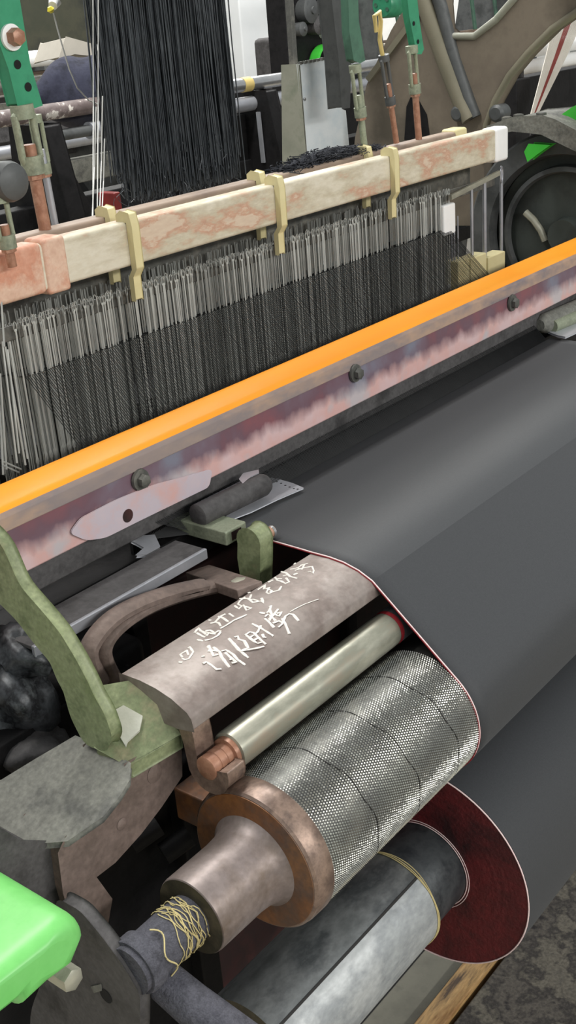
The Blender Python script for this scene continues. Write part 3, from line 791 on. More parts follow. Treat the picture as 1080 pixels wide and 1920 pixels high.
# ------------------------------------------------------------------ behind the breast beam, left
ab = thing('steel_angle_bar', 'bright-edged steel angle bar lying behind the breast beam', 'bar', P(230, 1110, y=0.68))
a = P(60, 1195, y=0.672); b_ = P(390, 1045, y=0.672)
zb = 0.5 * (a.z + b_.z)
MB().box((a.x, 0.672, zb - 0.010), (b_.x, 0.676, zb)).build('edge_flange', M['steel_matt'], ab, bevel=0.0008)
MB().box((a.x, 0.676, zb - 0.004), (b_.x, 0.712, zb - 0.0005)).build('flat_flange', M['cast_dark'], ab, bevel=0.0006)
st = []
for off, nm, lb in ((0, 'leather_strap', 'outer curved grey-brown strap behind the breast beam'), (26, 'leather_strap', 'inner curved grey-brown strap behind the breast beam')):
    pts = [P(*q, y=0.655) for q in ((188 + off, 1275), (168 + off, 1235 - off * .1), (172 + off, 1205 - off * .2), (205 + off, 1165), (255 + off, 1135), (320 + off, 1112), (380 + off, 1098))]
    m_ = MB(); rows = []
    dense = []
    for i in range(len(pts) - 1):
        for k in range(5):
            t_ = k / 5
            p0 = pts[max(i - 1, 0)]; p1 = pts[i]; p2 = pts[i + 1]; p3 = pts[min(i + 2, len(pts) - 1)]
            dense.append(0.5 * ((2 * p1) + (p2 - p0) * t_ + (2 * p0 - 5 * p1 + 4 * p2 - p3) * t_ ** 2 + (3 * p1 - p0 - 3 * p2 + p3) * t_ ** 3))
    dense.append(pts[-1])
    m_.tube(dense, 0.0065, 10, flat=1.5, up=(0, 1, 0))
    o = m_.build(nm, M['cast_brown']); tag(o, lb, 'strap', 'curved straps')
gd = thing('dark_backing_girder', 'dark maroon cross girder added to darken the space below the breast beam', 'girder', (1.0, 0.74, 0.5))  # added backing: blocks the view through and keeps the interior dark
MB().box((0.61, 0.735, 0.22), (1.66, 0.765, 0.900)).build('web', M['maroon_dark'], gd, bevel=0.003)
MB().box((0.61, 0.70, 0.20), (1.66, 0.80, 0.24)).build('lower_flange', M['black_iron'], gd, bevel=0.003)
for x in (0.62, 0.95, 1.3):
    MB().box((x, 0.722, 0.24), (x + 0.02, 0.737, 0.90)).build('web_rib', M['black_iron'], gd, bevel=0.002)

# ------------------------------------------------------------------ left end castings
# olive curved arm, in the y-z plane
XO = 0.452
arm_px = [(-70, 955), (0, 1022), (33, 1100), (83, 1157), (110, 1190), (140, 1240), (160, 1278), (172, 1305), (192, 1340), (206, 1380), (196, 1404), (160, 1392), (136, 1345),
          (123, 1297), (110, 1273), (97, 1240), (63, 1200), (33, 1160), (0, 1127), (-70, 1070)]
ol = thing('curved_side_arm', 'olive green curved iron arm rising from the left end of the beam', 'arm', (XO, 0.6, 0.89))
MB().prism(rounded([P(u, v, x=XO) for u, v in arm_px], 0.3, 3), (0.011, 0, 0)).build('arm_casting', M['olive'], ol, bevel=0.003, seg=3)
foot = [P(u, v, z=z) for u, v, z in ((180, 1400, .905), (236, 1431, .898), (246, 1431, .898), (337, 1376, .898), (332, 1335, .914), (305, 1302, .930), (250, 1278, .937), (192, 1288, .935), (170, 1312, .925))]
MB().prism([Vector((q.x, q.y, q.z - 0.012)) for q in foot], (0, 0, 0.012)).build('arm_foot', M['olive'], ol, bevel=0.0015)
M['bare'] = mat('bare_worn_metal', [(176, 176, 162), (190, 190, 178)], 0.5, metal=0.2, scale=40, bump=0.1)
wpz = 0.9325
wq = [P(*q, z=0.9185) for q in ((205, 1340), (232, 1325), (268, 1345), (262, 1372), (240, 1392), (236, 1402), (226, 1385), (206, 1372))]
wq = []
for u, v in ((205, 1340), (232, 1325), (268, 1345), (262, 1372), (240, 1392), (236, 1402), (226, 1385), (206, 1372)):
    vf = 1431 - 0.6 * (u - 246) if u > 246 else 1431 + 0.47 * (u - 246)
    wq.append(P(u, v, z=0.9012 + 0.034 * (vf - v) / (vf - 1290)))
MB().prism(wq, (0, 0, 0.0014)).build('worn_patch', M['bare'], ol)['label'] = 'bare worn metal patch'

# grey iron block under the arm

YF = 0.560
bk = thing('end_bracket_block', 'rough grey cast-iron block with a brown front face, left of the rollers', 'casting', (0.45, 0.6, 0.78))
front = [P(*q, y=YF) for q in ((238, 1436), (335, 1378), (337, 1455), (300, 1510), (262, 1560), (215, 1612), (172, 1645), (205, 1690), (195, 1750), (150, 1760), (124, 1670), (115, 1598), (126, 1573), (190, 1529), (222, 1489), (238, 1463))]
MB().prism(front, (0, 0.045, 0)).build('block_body', M['cast_brown'], bk, bevel=0.003)
pa = P(240, 1434, y=YF - 0.002); pb = P(126, 1572, y=YF - 0.002)
nn = (pb - pa).cross(Vector((0, 1, 0.0)))
top = [P_plane(u, v, pa, nn) for u, v in ((240, 1434), (238, 1462), (222, 1488), (190, 1528), (126, 1572), (70, 1577), (22, 1579), (0, 1552), (-60, 1500), (-60, 1440), (0, 1468), (70, 1425), (140, 1384), (190, 1405))]
MB().prism(top, (0.0, 0.0, -0.005)).build('block_top', M['cast'], bk, bevel=0.003)
lo = [P(*q, y=YF + 0.012) for q in ((-20, 1560), (30, 1590), (118, 1592), (130, 1650), (165, 1760), (60, 1800), (-40, 1740))]
MB().prism(lo, (0.0, 0.06, 0)).build('block_base', M['cast_dark'], bk, bevel=0.006)
for u, v, r in ((290, 1450, 0.008), (228, 1545, 0.005)):
    c = P(u, v, y=YF)
    MB().lathe((c.x, c.z), [(YF - 0.0004, r), (YF - 0.0016, r * 0.5), (YF - 0.0018, 0)], axis='y', n=16, cap=False).build('casting_boss', M['cast_brown'], bk)

# bright green cover, lower left
gc = thing('green_gear_cover', 'bright green painted rounded gear cover with a bolt', 'cover', (0.3, 0.55, 0.7))
YC = 0.479; ZC = 1.4 - (1.4 - 0.850) * 0.92
ol_ = [(P(u, v, y=YC).x, P(u, v, y=YC).z) for u, v in ((154, 1802), (104, 1848), (50, 1899), (38, 1888), (0, 1912), (-140, 2010))] + [(0.16, 0.873)]
xr, zt_ = 0.340, ZC
outl = [(0.16, zt_), (xr - 0.024, zt_)] + [(xr - 0.024 + 0.024 * math.sin(t), zt_ - 0.024 + 0.024 * math.cos(t)) for t in [math.pi / 2 * k / 8 for k in range(1, 9)]] + ol_
mc = Vector((sum(q[0] for q in outl) / len(outl), sum(q[1] for q in outl) / len(outl)))
rows = []
for k in range(7):
    t = math.pi / 2 * k / 6; ins = 0.016 * (1 - math.sin(t)); yy = YC + 0.016 * (1 - math.cos(t))
    ring = []
    for q in outl:
        d = (mc - Vector(q)); q2 = Vector(q) + d.normalized() * ins
        ring.append((q2.x, yy, q2.y))
    rows.append(ring + [ring[0]])
rows.append([(q[0], 0.565, q[1]) for q in outl] + [(outl[0][0], 0.565, outl[0][1])])
cm = MB().grid(rows); nO = len(outl)
ci = len(cm.v); cm.v.append((mc.x, YC, mc.y)); cm.f += [(i, i + 1, ci) for i in range(nO)]
cm.build('cover_shell', M['green_cover'], gc, ang=50)
c = P(138, 1838, y=0.50)
MB().lathe((c.x, c.z), [(0.54, 0.0085), (0.500, 0.0085), (0.4985, 0.006)], axis='y', n=6).build('bolt', M['press'], gc)

# bearing plate with hole, boss and rod
bp_ = thing('bearing_bracket', 'dark greasy bearing bracket with a round hole, below the green cover', 'bracket', (0.375, 0.53, 0.7))
XP = 0.366
pl = [P(*q, x=XP) for q in ((110, 1690), (150, 1712), (190, 1760), (225, 1808), (258, 1862), (258, 1940), (230, 2010), (60, 2010), (60, 1900), (100, 1800))]
MB().prism(rounded(pl, 0.25, 3), (0.010, 0, 0)).build('bearing_plate', M['cast_dark'], bp_, bevel=0.003)
c = P(199, 1867, x=XP)
MB().lathe((c.y, c.z), [(XP - 0.0004, 0.0060), (XP - 0.0002, 0.0)], n=20, cap=False).build('bolt_hole', M['gap'], bp_)
sl_ = [P(*q, x=XP - 0.001) for q in ((170, 1850), (188, 1846), (190, 1858), (176, 1862))]
MB().prism(sl_, (0.001, 0, 0)).build('paint_chip', M['cast'], bp_)
MB().lathe((EM_Y, EM_Z), [(0.374, 0.0205), (0.3765, 0.0215), (0.386, 0.0215), (0.388, 0.0200)], n=36).build('shaft_boss', M['shaft'], bp_)
a = Vector((0.392, EM_Y - 0.002, EM_Z - 0.020)); b_ = P(480, 1985, x=0.405)
MB().tube([a, a.lerp(b_, .35), b_], [0.014, 0.0150, 0.019], 20).build('bearing_arm', M['shaft'], bp_)

# black frame added behind the roller ends so the gap stays dark
sf = thing('gap_backing_frame', 'black frame added to keep the gap behind the roller hub dark', 'frame', (0.6, 0.66, 0.4))
MB().box((0.548, 0.610, 0.10), (0.572, 0.720, 0.885)).build('frame_post', M['black_iron'], sf, bevel=0.003)
MB().box((0.44, 0.625, 0.10), (0.575, 0.66, 0.80)).build('frame_web', M['black_iron'], sf, bevel=0.003)
MB().box((0.30, 0.68, 0.02), (0.575, 0.73, 0.885)).build('frame_back', M['black_iron'], sf, bevel=0.003)
for u, v in ((395, 1540), (330, 1590), (270, 1570)):
    c = P(u, v, y=0.606)
    MB().tube([(c.x - 0.012, 0.61, c.z), (c.x + 0.012, 0.60, c.z + 0.008)], 0.010, 12).build('frame_lug', M['black_iron'], sf)
c = P(385, 1520, y=0.575)
lug = thing('rusty_lug', 'rusty brown iron lug behind the collar of the punched roller', 'lug', c)
MB().box((c.x - 0.010, 0.565, c.z - 0.012), (c.x + 0.03, 0.60, c.z + 0.02)).build('lug_block', M['rust'], lug, bevel=0.002)

# oily lumpy machine parts behind the olive arm
def lump(name, c, r, m_, label, cat, seed, parent=None):
    rr = random.Random(seed); mb = MB(); rows = []
    ph = [rr.uniform(0, 6.3) for _ in range(6)]
    for i in range(15):
        th = math.pi * i / 14; row = []
        for j in range(29):
            a = 2 * math.pi * j / 28
            k = 1 + 0.16 * math.sin(3 * a + ph[0] + 2 * th) * math.sin(th) + 0.13 * math.sin(5 * th + ph[1]) * math.sin(2 * a + ph[2]) + 0.08 * math.sin(9 * a + ph[3]) * math.sin(th) ** 2 * math.sin(6 * th + ph[4])
            row.append((c.x + r[0] * k * math.cos(th), c.y + r[1] * k * math.sin(th) * math.cos(a), c.z + r[2] * k * math.sin(th) * math.sin(a)))
        rows.append(row)
    o = mb.grid(rows).build(name, m_, parent, ang=180)
    if label: tag(o, label, cat)
    return o


gr = thing('oily_clutch', 'dark oily lumpy clutch parts in the shade behind the olive curved arm', 'machine part', P(20, 1290, x=0.46))
M['oily'] = mat('oily_dark_metal', [(46, 48, 50), (74, 77, 80), (30, 31, 33), (92, 96, 98)], 0.38, metal=0.3, scale=24, bump=0.5, bscale=60, fine=0.4)
lump('clutch_drum', P(15, 1300, x=0.47), (0.03, 0.045, 0.045), M['oily'], None, None, 3, gr)
lump('clutch_arm', P(75, 1290, x=0.50), (0.03, 0.03, 0.030), M['black_iron'], None, None, 5, gr)
lump('clutch_shoe', P(40, 1225, x=0.48), (0.02, 0.028, 0.022), M['oily'], None, None, 8, gr)
lump('clutch_foot', P(60, 1405, x=0.46), (0.03, 0.028, 0.018), M['cast_dark'], None, None, 11, gr)
MB().box((0.46, P(60, 1350, x=0.5).y - 0.05, 0.70), (0.60, P(60, 1350, x=0.5).y + 0.12, 0.90)).build('clutch_case', M['black_iron'], gr, bevel=0.01)
a = P(-30, 1400, x=0.445); b_ = P(60, 1355, x=0.475)
o = MB().tube([a, b_], 0.010, 14).build('rusty_rod', M['rust']); tag(o, 'short rusty orange rod low beside the oily clutch parts', 'rod')
# ------------------------------------------------------------------ floor level, lower right
fb = thing('floor_board', 'greasy mottled floor board with an oily wooden edge strip beneath the cloth roll', 'board', (1.3, 0.6, 0))
yb = P(930, 1840, z=0.03).y
MB().box((0.2, -0.4, 0), (3.2, 0.660, 0.022)).build('board_panel', M['grease'], fb, bevel=0.003)
MB().box((0.2, 0.668, 0), (3.2, 0.706, 0.026)).build('edge_strip', M['wood'], fb, bevel=0.003)
o = MB().box((0.2, 0.710, 0), (3.2, 0.775, 0.014)).build('kick_plate', M['slab'], bevel=0.002); tag(o, 'grey-olive plate on the floor behind the oily wooden strip', 'plate')
o = MB().box((0.2, 0.775, 0), (3.2, 1.3, 0.006)).build('oil_tray', M['black_iron']); tag(o, 'black oily tray on the floor under the loom', 'tray')


# ------------------------------------------------------------------ turnbuckle hangers
def turnbuckle(u0, v0, u1, v1, vrod, y, wpx, label, body_m, rod_m, group='turnbuckle hangers'):
    """open turnbuckle whose body runs from (u0,v0) to (u1,v1), rod down to vrod"""
    a = P(u0, v0, y=y); b_ = P(u1, v1, y=y); k = (a - CAM_LOC).length / F_PX; wd = wpx * k
    t = thing('turnbuckle_hanger', label, 'turnbuckle', b_, group)
    d = (b_ - a).normalized(); s = Vector((1, 0, 0)); L_ = (b_ - a).length
    for sg in (-1, 1):
        MB().tube([a + s * sg * wd * .22, a + s * sg * wd * .38 + d * L_ * .08, b_ + s * sg * wd * .38 - d * L_ * .16, b_ + s * sg * wd * .2], wd * .13, 10).build('side_bar', body_m, t)
    MB().tube([a - d * wd * .2, a + d * wd * .25], wd * .40, 14).build('top_nut', body_m, t)
    MB().tube([b_ - d * wd * .35, b_ + d * wd * .25], wd * .40, 14).build('bottom_nut', body_m, t)
    e = P(u1 + (u1 - u0) / max(1, v1 - v0) * (vrod - v1), vrod, y=y)
    MB().tube([b_ - d * L_ * .4, b_, e], wd * .22, 12).build('threaded_rod', rod_m, t)
    MB().tube([b_ + d * wd * .25, b_ + d * wd * .42], wd * .34, 6).build('lock_nut', M['copper'], t)
    return t


YH = 0.925
turnbuckle(42, 208, 62, 312, 445, YH, 52, 'large grey-green turnbuckle hanger with a coppery rod under the wide green strap', M['greygreen'], M['copper'])
turnbuckle(66, 222, 84, 318, 440, YH + 0.03, 30, 'slim grey turnbuckle hanger just behind the large one at the wide green strap', M['greygreen'], M['steel_matt'])
turnbuckle(-4, 370, 14, 455, 500, 0.86, 40, 'short turnbuckle hanger under the round grey-green knob', M['greygreen'], M['copper'])
turnbuckle(666, 128, 676, 212, 285, YH, 28, 'grey-green turnbuckle hanger nearest the pale sheet metal box', M['greygreen'], M['greygreen'])
turnbuckle(720, 108, 732, 190, 268, YH, 24, 'dark turnbuckle hanger with a brass hook and a coppery rod', M['pulley'], M['copper'])
turnbuckle(772, 92, 778, 168, 262, YH, 27, 'grey-green turnbuckle hanger hanging from the narrow holed strap', M['greygreen'], M['copper'])
c = P(8, 340, y=0.86)
o = MB().lathe((c.x, c.z), [(0.88, 0.016), (0.852, 0.018), (0.846, 0.016), (0.842, 0.009)], axis='y', n=24).build('pivot_knob', M['pulley'])
tag(o, 'round grey-green pivot knob at the left above a short turnbuckle', 'knob')


def strap(pts, y, depth, label, m, name='green_strap'):
    t = thing(name, label, 'strap', P(*pts[-1], y=y), 'green hanger straps')
    s_ = MB().prism([P(u, v, y=y) for u, v in pts], (0, depth, 0)).build('strap_plate', m, t, bevel=0.0012)
    return t


st1 = strap([(-75, -420), (-32, -420), (42, 40), (55, 120), (78, 196), (60, 202), (34, 196), (18, 130), (0, 80), (-30, 20)], YH - 0.004, 0.016, 'wide green enamelled strap with a big bolt and two holes', M['green'])
c = P(21, 70, y=YH - 0.005)
wb = MB().lathe((c.x, c.z), [(YH - 0.004, 0.0118), (YH - 0.007, 0.0118), (YH - 0.0075, 0.0085)], axis='y', n=28).build('washer', M['white'], st1)
MB().lathe((c.x, c.z), [(YH - 0.007, 0.0082), (YH - 0.017, 0.0078), (YH - 0.018, 0.006)], axis='y', n=6).build('bolt_head', M['copper'], wb)
for u, v in ((33, 121), (53, 163)):
    c = P(u, v, y=YH - 0.0045)
    MB().lathe((c.x, c.z), [(YH - 0.0046, 0.0042), (YH - 0.0048, 0)], axis='y', n=16, cap=False).build('strap_hole', M['gap'], st1)
strap([(640, -420), (656, -420), (672, 40), (684, 112), (675, 117), (664, 112), (656, 60)], YH, 0.012, 'dull green strap above the turnbuckle by the sheet metal box', M['green_dull'])
st3 = strap([(722, -420), (737, -420), (786, 40), (794, 92), (790, 100), (782, 100), (768, 30)], YH, 0.010, 'narrow green strap with two dark holes', M['green'])
for u, v in ((776, 44), (784, 78)):
    c = P(u, v, y=YH - 0.0005)
    MB().lathe((c.x, c.z), [(YH - 0.0006, 0.003), (YH - 0.0008, 0)], axis='y', n=14, cap=False).build('strap_hole', M['gap'], st3)
o = MB().tube([P(706, 60, y=YH), P(702, 30, y=YH), P(712, 22, y=YH), P(714, 40, y=YH), P(712, 75, y=YH), P(718, 108, y=YH)], 0.003, 8).build('brass_hook', M['tape'])
tag(o, 'thin brass hook above the dark turnbuckle', 'hook')
c = P(728, 8, y=1.02)
gk = thing('green_roller', 'round green roller with a spoked end at the top edge', 'pulley', c)
MB().lathe((c.y, c.z), [(c.x - 0.016, 0.008), (c.x - 0.0165, 0.0165), (c.x - 0.013, 0.0185), (c.x + 0.016, 0.0185)], n=32).build('roller_body', M['green'], gk)
for q in range(5):
    a = 2 * math.pi * q / 5
    MB().lathe((c.y + 0.011 * math.cos(a), c.z + 0.011 * math.sin(a)), [(c.x - 0.0172, 0.003), (c.x - 0.0170, 0)], n=10, cap=False).build('end_hole', M['green_dull'], gk)

# ------------------------------------------------------------------ black yarn bundle and white threads
yb_ = MB(); YY = 1.28
xa, xb = P(180, 100, y=YY).x, P(425, 100, y=YY).x
for i in range(1150):
    f_ = random.random()
    x0 = xa + 0.01 + (xb - xa - 0.02) * f_; y0 = YY + random.uniform(-0.022, 0.022)
    zb_ = 1.155 + abs(random.gauss(0, 0.030)) + (0.03 if f_ < 0.1 else 0)
    sw = random.gauss(0, 0.006) + (f_ - 0.5) * 0.012
    pts = []
    for k in range(6):
        t_ = k / 5; z = 1.66 + (zb_ - 1.66) * t_
        pts.append((x0 + sw * t_ * t_ + random.gauss(0, 0.0008), y0 + random.gauss(0, 0.0008), z))
    yb_.tube(pts, random.choice((0.0007, 0.0009, 0.0012)), 3, cap=False)
for i in range(200):
    x0 = random.uniform(xa + 0.015, xb); z0 = random.uniform(1.16, 1.24); y0 = YY + random.uniform(-0.02, 0.03)
    pts = [(x0, y0, z0)]
    for k in range(4):
        q = pts[-1]; pts.append((q[0] + random.gauss(0, 0.006), q[1] + random.gauss(0, 0.004), q[2] - random.uniform(0.004, 0.014)))
    yb_.tube(pts, 0.0006, 3, cap=False)
o = yb_.build('black_yarn_bundle', M['yarn'], smooth=True); tag(o, 'thick bundle of hanging black yarn ends behind the heald frames', 'yarn', kind='stuff')
for k, (u0, v0, u1, v1) in enumerate(((174, -30, 174, 428), (184, -30, 182, 430), (192, 180, 186, 425), (196, 260, 190, 420), (180, 200, 172, 428))):
    o = MB().tube([P(u0, v0, y=1.05), P((u0 + u1) / 2 + 1, (v0 + v1) / 2, y=1.05), P(u1, v1, y=0.97)], 0.0007, 5).build('white_thread', M['white_thread'])
    tag(o, ('leftmost long white thread beside the black yarn bundle', 'second long white thread from the left beside the black yarn bundle', 'middle-length white thread over the left edge of the black yarn',
            'shortest white thread, low over the left edge of the black yarn', 'slanting white thread crossing to the foot of the leftmost one')[k], 'thread', 'white threads beside the black yarn')
# lint on the rear rail
lm = MB()
for i in range(900):
    f_ = random.random(); c = P(530 + 175 * f_, 335 - 38 * f_, y=0.93)
    hgt = 0.011 * math.sin(math.pi * min(1, f_ * 1.05)) + 0.002
    p0 = Vector((c.x + random.gauss(0, 0.004), 0.93 + random.gauss(0, 0.008), 1.2185 + random.uniform(0, hgt)))
    pts = [p0]
    for k in range(3): pts.append(pts[-1] + Vector((random.gauss(0, 0.006), random.gauss(0, 0.004), random.gauss(0, 0.0016))))
    lm.tube(pts, 0.0006, 3, cap=False)
for k in range(24):
    f_ = (k + 0.5) / 24; c = P(530 + 175 * f_, 335 - 38 * f_, y=0.93)
    r = 0.007 * math.sin(math.pi * f_) + 0.002
    lm.tube([(c.x - 0.009, 0.93, 1.220), (c.x, 0.93 + random.gauss(0, .002), 1.221 + r * .4), (c.x + 0.009, 0.93, 1.220)], [r * .6, r, r * .6], 8)
o = lm.build('lint_clump', M['lint']); tag(o, 'fluffy dark lint clump lying on the rear heald rail', 'lint', kind='stuff')

# ------------------------------------------------------------------ sheet metal box, dark post
sb = thing('sheet_metal_box', 'pale blue-white sheet metal box standing behind the heald frames', 'box', (1.72, 1.33, 0.9))
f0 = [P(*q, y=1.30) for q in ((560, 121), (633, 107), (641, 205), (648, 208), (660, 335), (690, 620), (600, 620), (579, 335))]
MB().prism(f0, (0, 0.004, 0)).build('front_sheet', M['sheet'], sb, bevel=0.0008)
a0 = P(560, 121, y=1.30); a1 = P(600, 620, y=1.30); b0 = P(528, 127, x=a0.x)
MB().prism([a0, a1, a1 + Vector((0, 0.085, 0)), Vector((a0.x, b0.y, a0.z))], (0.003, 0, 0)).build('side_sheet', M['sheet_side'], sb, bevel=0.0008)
for k in range(9):
    t_ = (k + .5) / 9; q = P(561, 119, y=1.299).lerp(P(632, 106, y=1.299), t_)
    MB().box((q.x - 0.004, 1.297, q.z - 0.002), (q.x + 0.003, 1.303, q.z + 0.0025)).build('torn_tab', M['greybar'], sb)
c = P(571, 186, y=1.299)
MB().lathe((c.x, c.z), [(1.300, 0.003), (1.297, 0.0024), (1.2965, 0)], axis='y', n=12).build('rivet', M['steel'], sb)
dp = [P(*q, y=1.22) for q in ((620, -30), (652, -30), (660, 60), (655, 200), (642, 202), (636, 110))]
o = MB().prism(dp, (0, 0.03, 0)).build('dark_post', M['pulley'], bevel=0.002); tag(o, 'dark grey upright post beside the pale sheet metal box', 'post')

# ------------------------------------------------------------------ big arched casting at the far end
XA = 1.78
ar = thing('loom_arch', 'big taupe cast-iron arch frame at the far end of the loom', 'frame', (XA, 1.0, 1.1))
apx = [(655, 420), (668, 260), (690, 160), (735, 60), (800, -50), (832, -50), (830, 10), (834, 56), (845, 66), (890, 66), (930, 35), (965, -5), (1000, -60), (1110, -60), (1110, 0), (1085, 20), (1035, 55),
       (990, 100), (955, 142), (928, 190), (912, 235), (905, 300), (905, 420)]
MB().prism([P(u, v, x=XA) for u, v in apx], (0.03, 0, 0)).build('arch_plate', M['arch'], ar, bevel=0.003)
MB().tube([P(u, v, x=XA - 0.004) for u, v in ((775, -50), (800, 20), (830, 105), (862, 190), (880, 225))], 0.016, 12, flat=0.8).build('arch_rib', M['arch_lt'], ar)
MB().tube([P(u, v, x=XA - 0.001) for u, v in ((805, -50), (826, 10), (852, 110), (880, 190), (892, 220))], 0.011, 10).build('arch_rib', M['pulley'], ar)
MB().tube([P(u, v, x=XA) for u, v in ((1085, 20), (1035, 55), (990, 100), (955, 142), (928, 190), (912, 235), (905, 300))], 0.006, 10).build('arch_rim', M['arch_lt'], ar)
MB().tube([P(u, v, x=XA) for u, v in ((834, 50), (845, 68), (890, 68), (930, 37), (965, -3), (1000, -58))], 0.006, 10).build('hole_rim', M['sheet_side'], ar)
for u, v, r in ((862, 212, 0.013), (935, 212, 0.014)):
    c = P(u, v, x=XA - 0.006)
    MB().lathe((c.y, c.z), [(XA + 0.01, r), (XA - 0.014, r), (XA - 0.018, r * .7)], n=20).build('arch_boss', M['pulley'], ar)
hole = [P(*q, x=XA - 0.0015) for q in ((775, 170), (800, 215), (806, 262), (790, 268), (758, 262), (762, 200))]
MB().prism(hole, (0.001, 0, 0)).build('arch_recess', M['black_iron'], ar)
MB().bar(P(690, 150, x=XA - 0.003), P(795, 10, x=XA - 0.003), 0.006, 0.010).build('arch_ridge', M['arch_lt'], ar)

# ------------------------------------------------------------------ pulley wheel and covers, right edge
XW = 1.72
M['web_dark'] = mat('dark_green_grey', [(54, 60, 56), (64, 70, 66), (46, 50, 48)], 0.6, scale=10, bump=0.15)
c = P(1050, 445, x=XW); wy, wz = c.y, c.z; RWH = 0.165
pw = thing('driving_pulley', 'large dark grey driving pulley at the far right end', 'pulley', (XW, wy, wz))
MB().lathe((wy, wz), [(XW + 0.02, RWH - 0.040), (XW, RWH - 0.036), (XW, RWH - 0.004), (XW + 0.004, RWH), (XW + 0.07, RWH), (XW + 0.07, RWH - 0.022), (XW + 0.024, RWH - 0.040)], n=80, cap=False).build('pulley_rim', M['pulley'], pw)
MB().lathe((wy, wz), [(XW + 0.03, 0.02), (XW + 0.03, RWH - 0.02)], n=64, cap=False).build('pulley_web', M['web_dark'], pw)
MB().lathe((wy, wz), [(XW + 0.020, 0.098), (XW + 0.012, 0.101), (XW + 0.014, 0.108), (XW + 0.03, 0.110)], n=64, cap=False).build('inner_ring', M['pulley'], pw)
MB().lathe((wy, wz), [(XW + 0.01, 0.016), (XW + 0.008, 0.026), (XW + 0.03, 0.028)], n=32).build('pulley_hub', M['web_dark'], pw)
gp_ = [P(*q, x=XW - 0.024) for q in ((985, 285), (992, 272), (1025, 274), (1008, 286), (990, 300))]
MB().prism(gp_, (0.02, 0, 0)).build('green_flange', M['green_cover2'], pw, bevel=0.002)
tp = [P(*q, x=XW - 0.03) for q in ((915, 238), (960, 222), (1015, 218), (1040, 226), (1120, 268), (1120, 300), (1060, 272), (1015, 250), (960, 244), (925, 250))]
gdv = thing('pulley_guard', 'grey iron guard with bolts over the driving pulley', 'guard', P(1000, 230, x=XW))
MB().prism(tp, (0.12, 0, 0)).build('guard_plate', M['cast'], gdv, bevel=0.002)
for u, v in ((950, 222), (972, 217), (1015, 214)):
    c = P(u, v, x=XW - 0.01)
    MB().lathe((c.x, c.y), [(c.z - 0.006, 0.008), (c.z + 0.002, 0.008), (c.z + 0.003, 0.005)], axis='z', n=6).build('guard_bolt', M['greybar'], gdv)
gg = [P(*q, x=XW + 0.02) for q in ((1042, 228), (1075, 205), (1120, 185), (1120, 255), (1085, 245))]
o = MB().prism(gg, (0.08, 0, 0)).build('green_belt_cover', M['green_cover2'], bevel=0.004); tag(o, 'bright green belt cover at the right edge above the pulley', 'cover')
o = MB().tube([P(u, v, x=XW + 0.02) for u, v in ((985, 398), (1000, 412), (1014, 432), (1022, 452))], 0.006, 10).build('curved_pipe', M['press'])
tag(o, 'short pale curved pipe in front of the dark pulley', 'pipe')

# ------------------------------------------------------------------ neighbouring loom behind (rollers left and centre)
nb_ = thing('neighbour_loom', 'loom in the next row with a speckled and a polished roller, behind the yarn bundle', 'loom', (2.2, 2.2, 0), 'background looms')
YN = 2.2
MB().tube([(1.70, YN, 1.226), (2.24, YN, 1.226)], 0.0185, 20).build('speckled_roller', mat('speckled_roller', [(92, 80, 78), (112, 100, 98), (206, 200, 192)], 0.6, scale=36, bump=0, pos=[0.4, 0.56, 0.60]), nb_)
MB().tube([(2.24, YN, 1.222), (3.3, YN, 1.222)], 0.0185, 20).build('polished_roller', M['steel'], nb_)
MB().tube([(1.98, YN, 1.171), (3.3, YN, 1.171)], 0.0200, 20).build('matt_roller', M['steel_matt'], nb_)
c = P(470, 156, y=YN - 0.02)
MB().tube([(c.x - 0.018, YN, 1.222), (c.x + 0.018, YN, 1.222)], 0.0197, 20).build('tape_wrap', M['tape'], nb_)
MB().tube([(1.84, YN, 1.171), (1.99, YN, 1.171)], 0.0135, 16).build('roller_journal', M['pulley'], nb_)
for x in (1.80, 2.60):
    MB().prism([(x, YN - 0.05, 1.20), (x, YN + 0.07, 1.20), (x, YN + 0.09, 1.0), (x, YN + 0.05, 0.55), (x, YN + 0.11, 0), (x, YN - 0.11, 0), (x, YN - 0.06, 0.6), (x, YN - 0.09, 1.0)], (0.05, 0, 0)).build('end_frame', M['black_iron'], nb_, bevel=0.004)
MB().box((1.5, YN + 0.02, 0.93), (3.4, YN + 0.08, 1.02)).build('cross_rail', M['black_iron'], nb_, bevel=0.004)
MB().bar(P(115, 318, y=YN), P(160, 400, y=YN), 0.03, 0.03).build('strut', M['black_iron'], nb_)
MB().box((1.60, YN + 0.0, 0.80), (2.15, YN + 0.06, 0.96)).build('green_panel', M['green_dull'], nb_, bevel=0.004)
for u0, v0, u1, v1, w_ in ((440, 215, 450, 345, 0.06), (500, 215, 545, 330, 0.02), (480, 330, 560, 345, 0.05), (425, 300, 520, 280, 0.02), (530, 215, 500, 330, 0.02), (470, 220, 490, 300, 0.03)):
    MB().bar(P(u0, v0, y=YN + 0.06), P(u1, v1, y=YN + 0.06), w_, w_).build('linkage', M['black_iron'], nb_, bevel=0.002)
c = P(440, 330, y=YN)
MB().box((c.x - 0.22, YN + 0.0, 0.90), (c.x + 0.02, YN + 0.1, 1.10)).build('gear_case', M['black_iron'], nb_, bevel=0.01)
MB().bar(P(484, 210, y=YN - 0.03), P(494, 305, y=YN - 0.03), 0.012, 0.006).build('hanging_lever', M['steel_matt'], nb_)
o = MB().bar(P(204, 360, y=1.9), (P(204, 360, y=1.9).x + 0.02, 1.9, 0), 0.05, 0.02).build('red_lever', M['red'], bevel=0.003); tag(o, 'dark red lever low beside the black yarn bundle', 'lever')

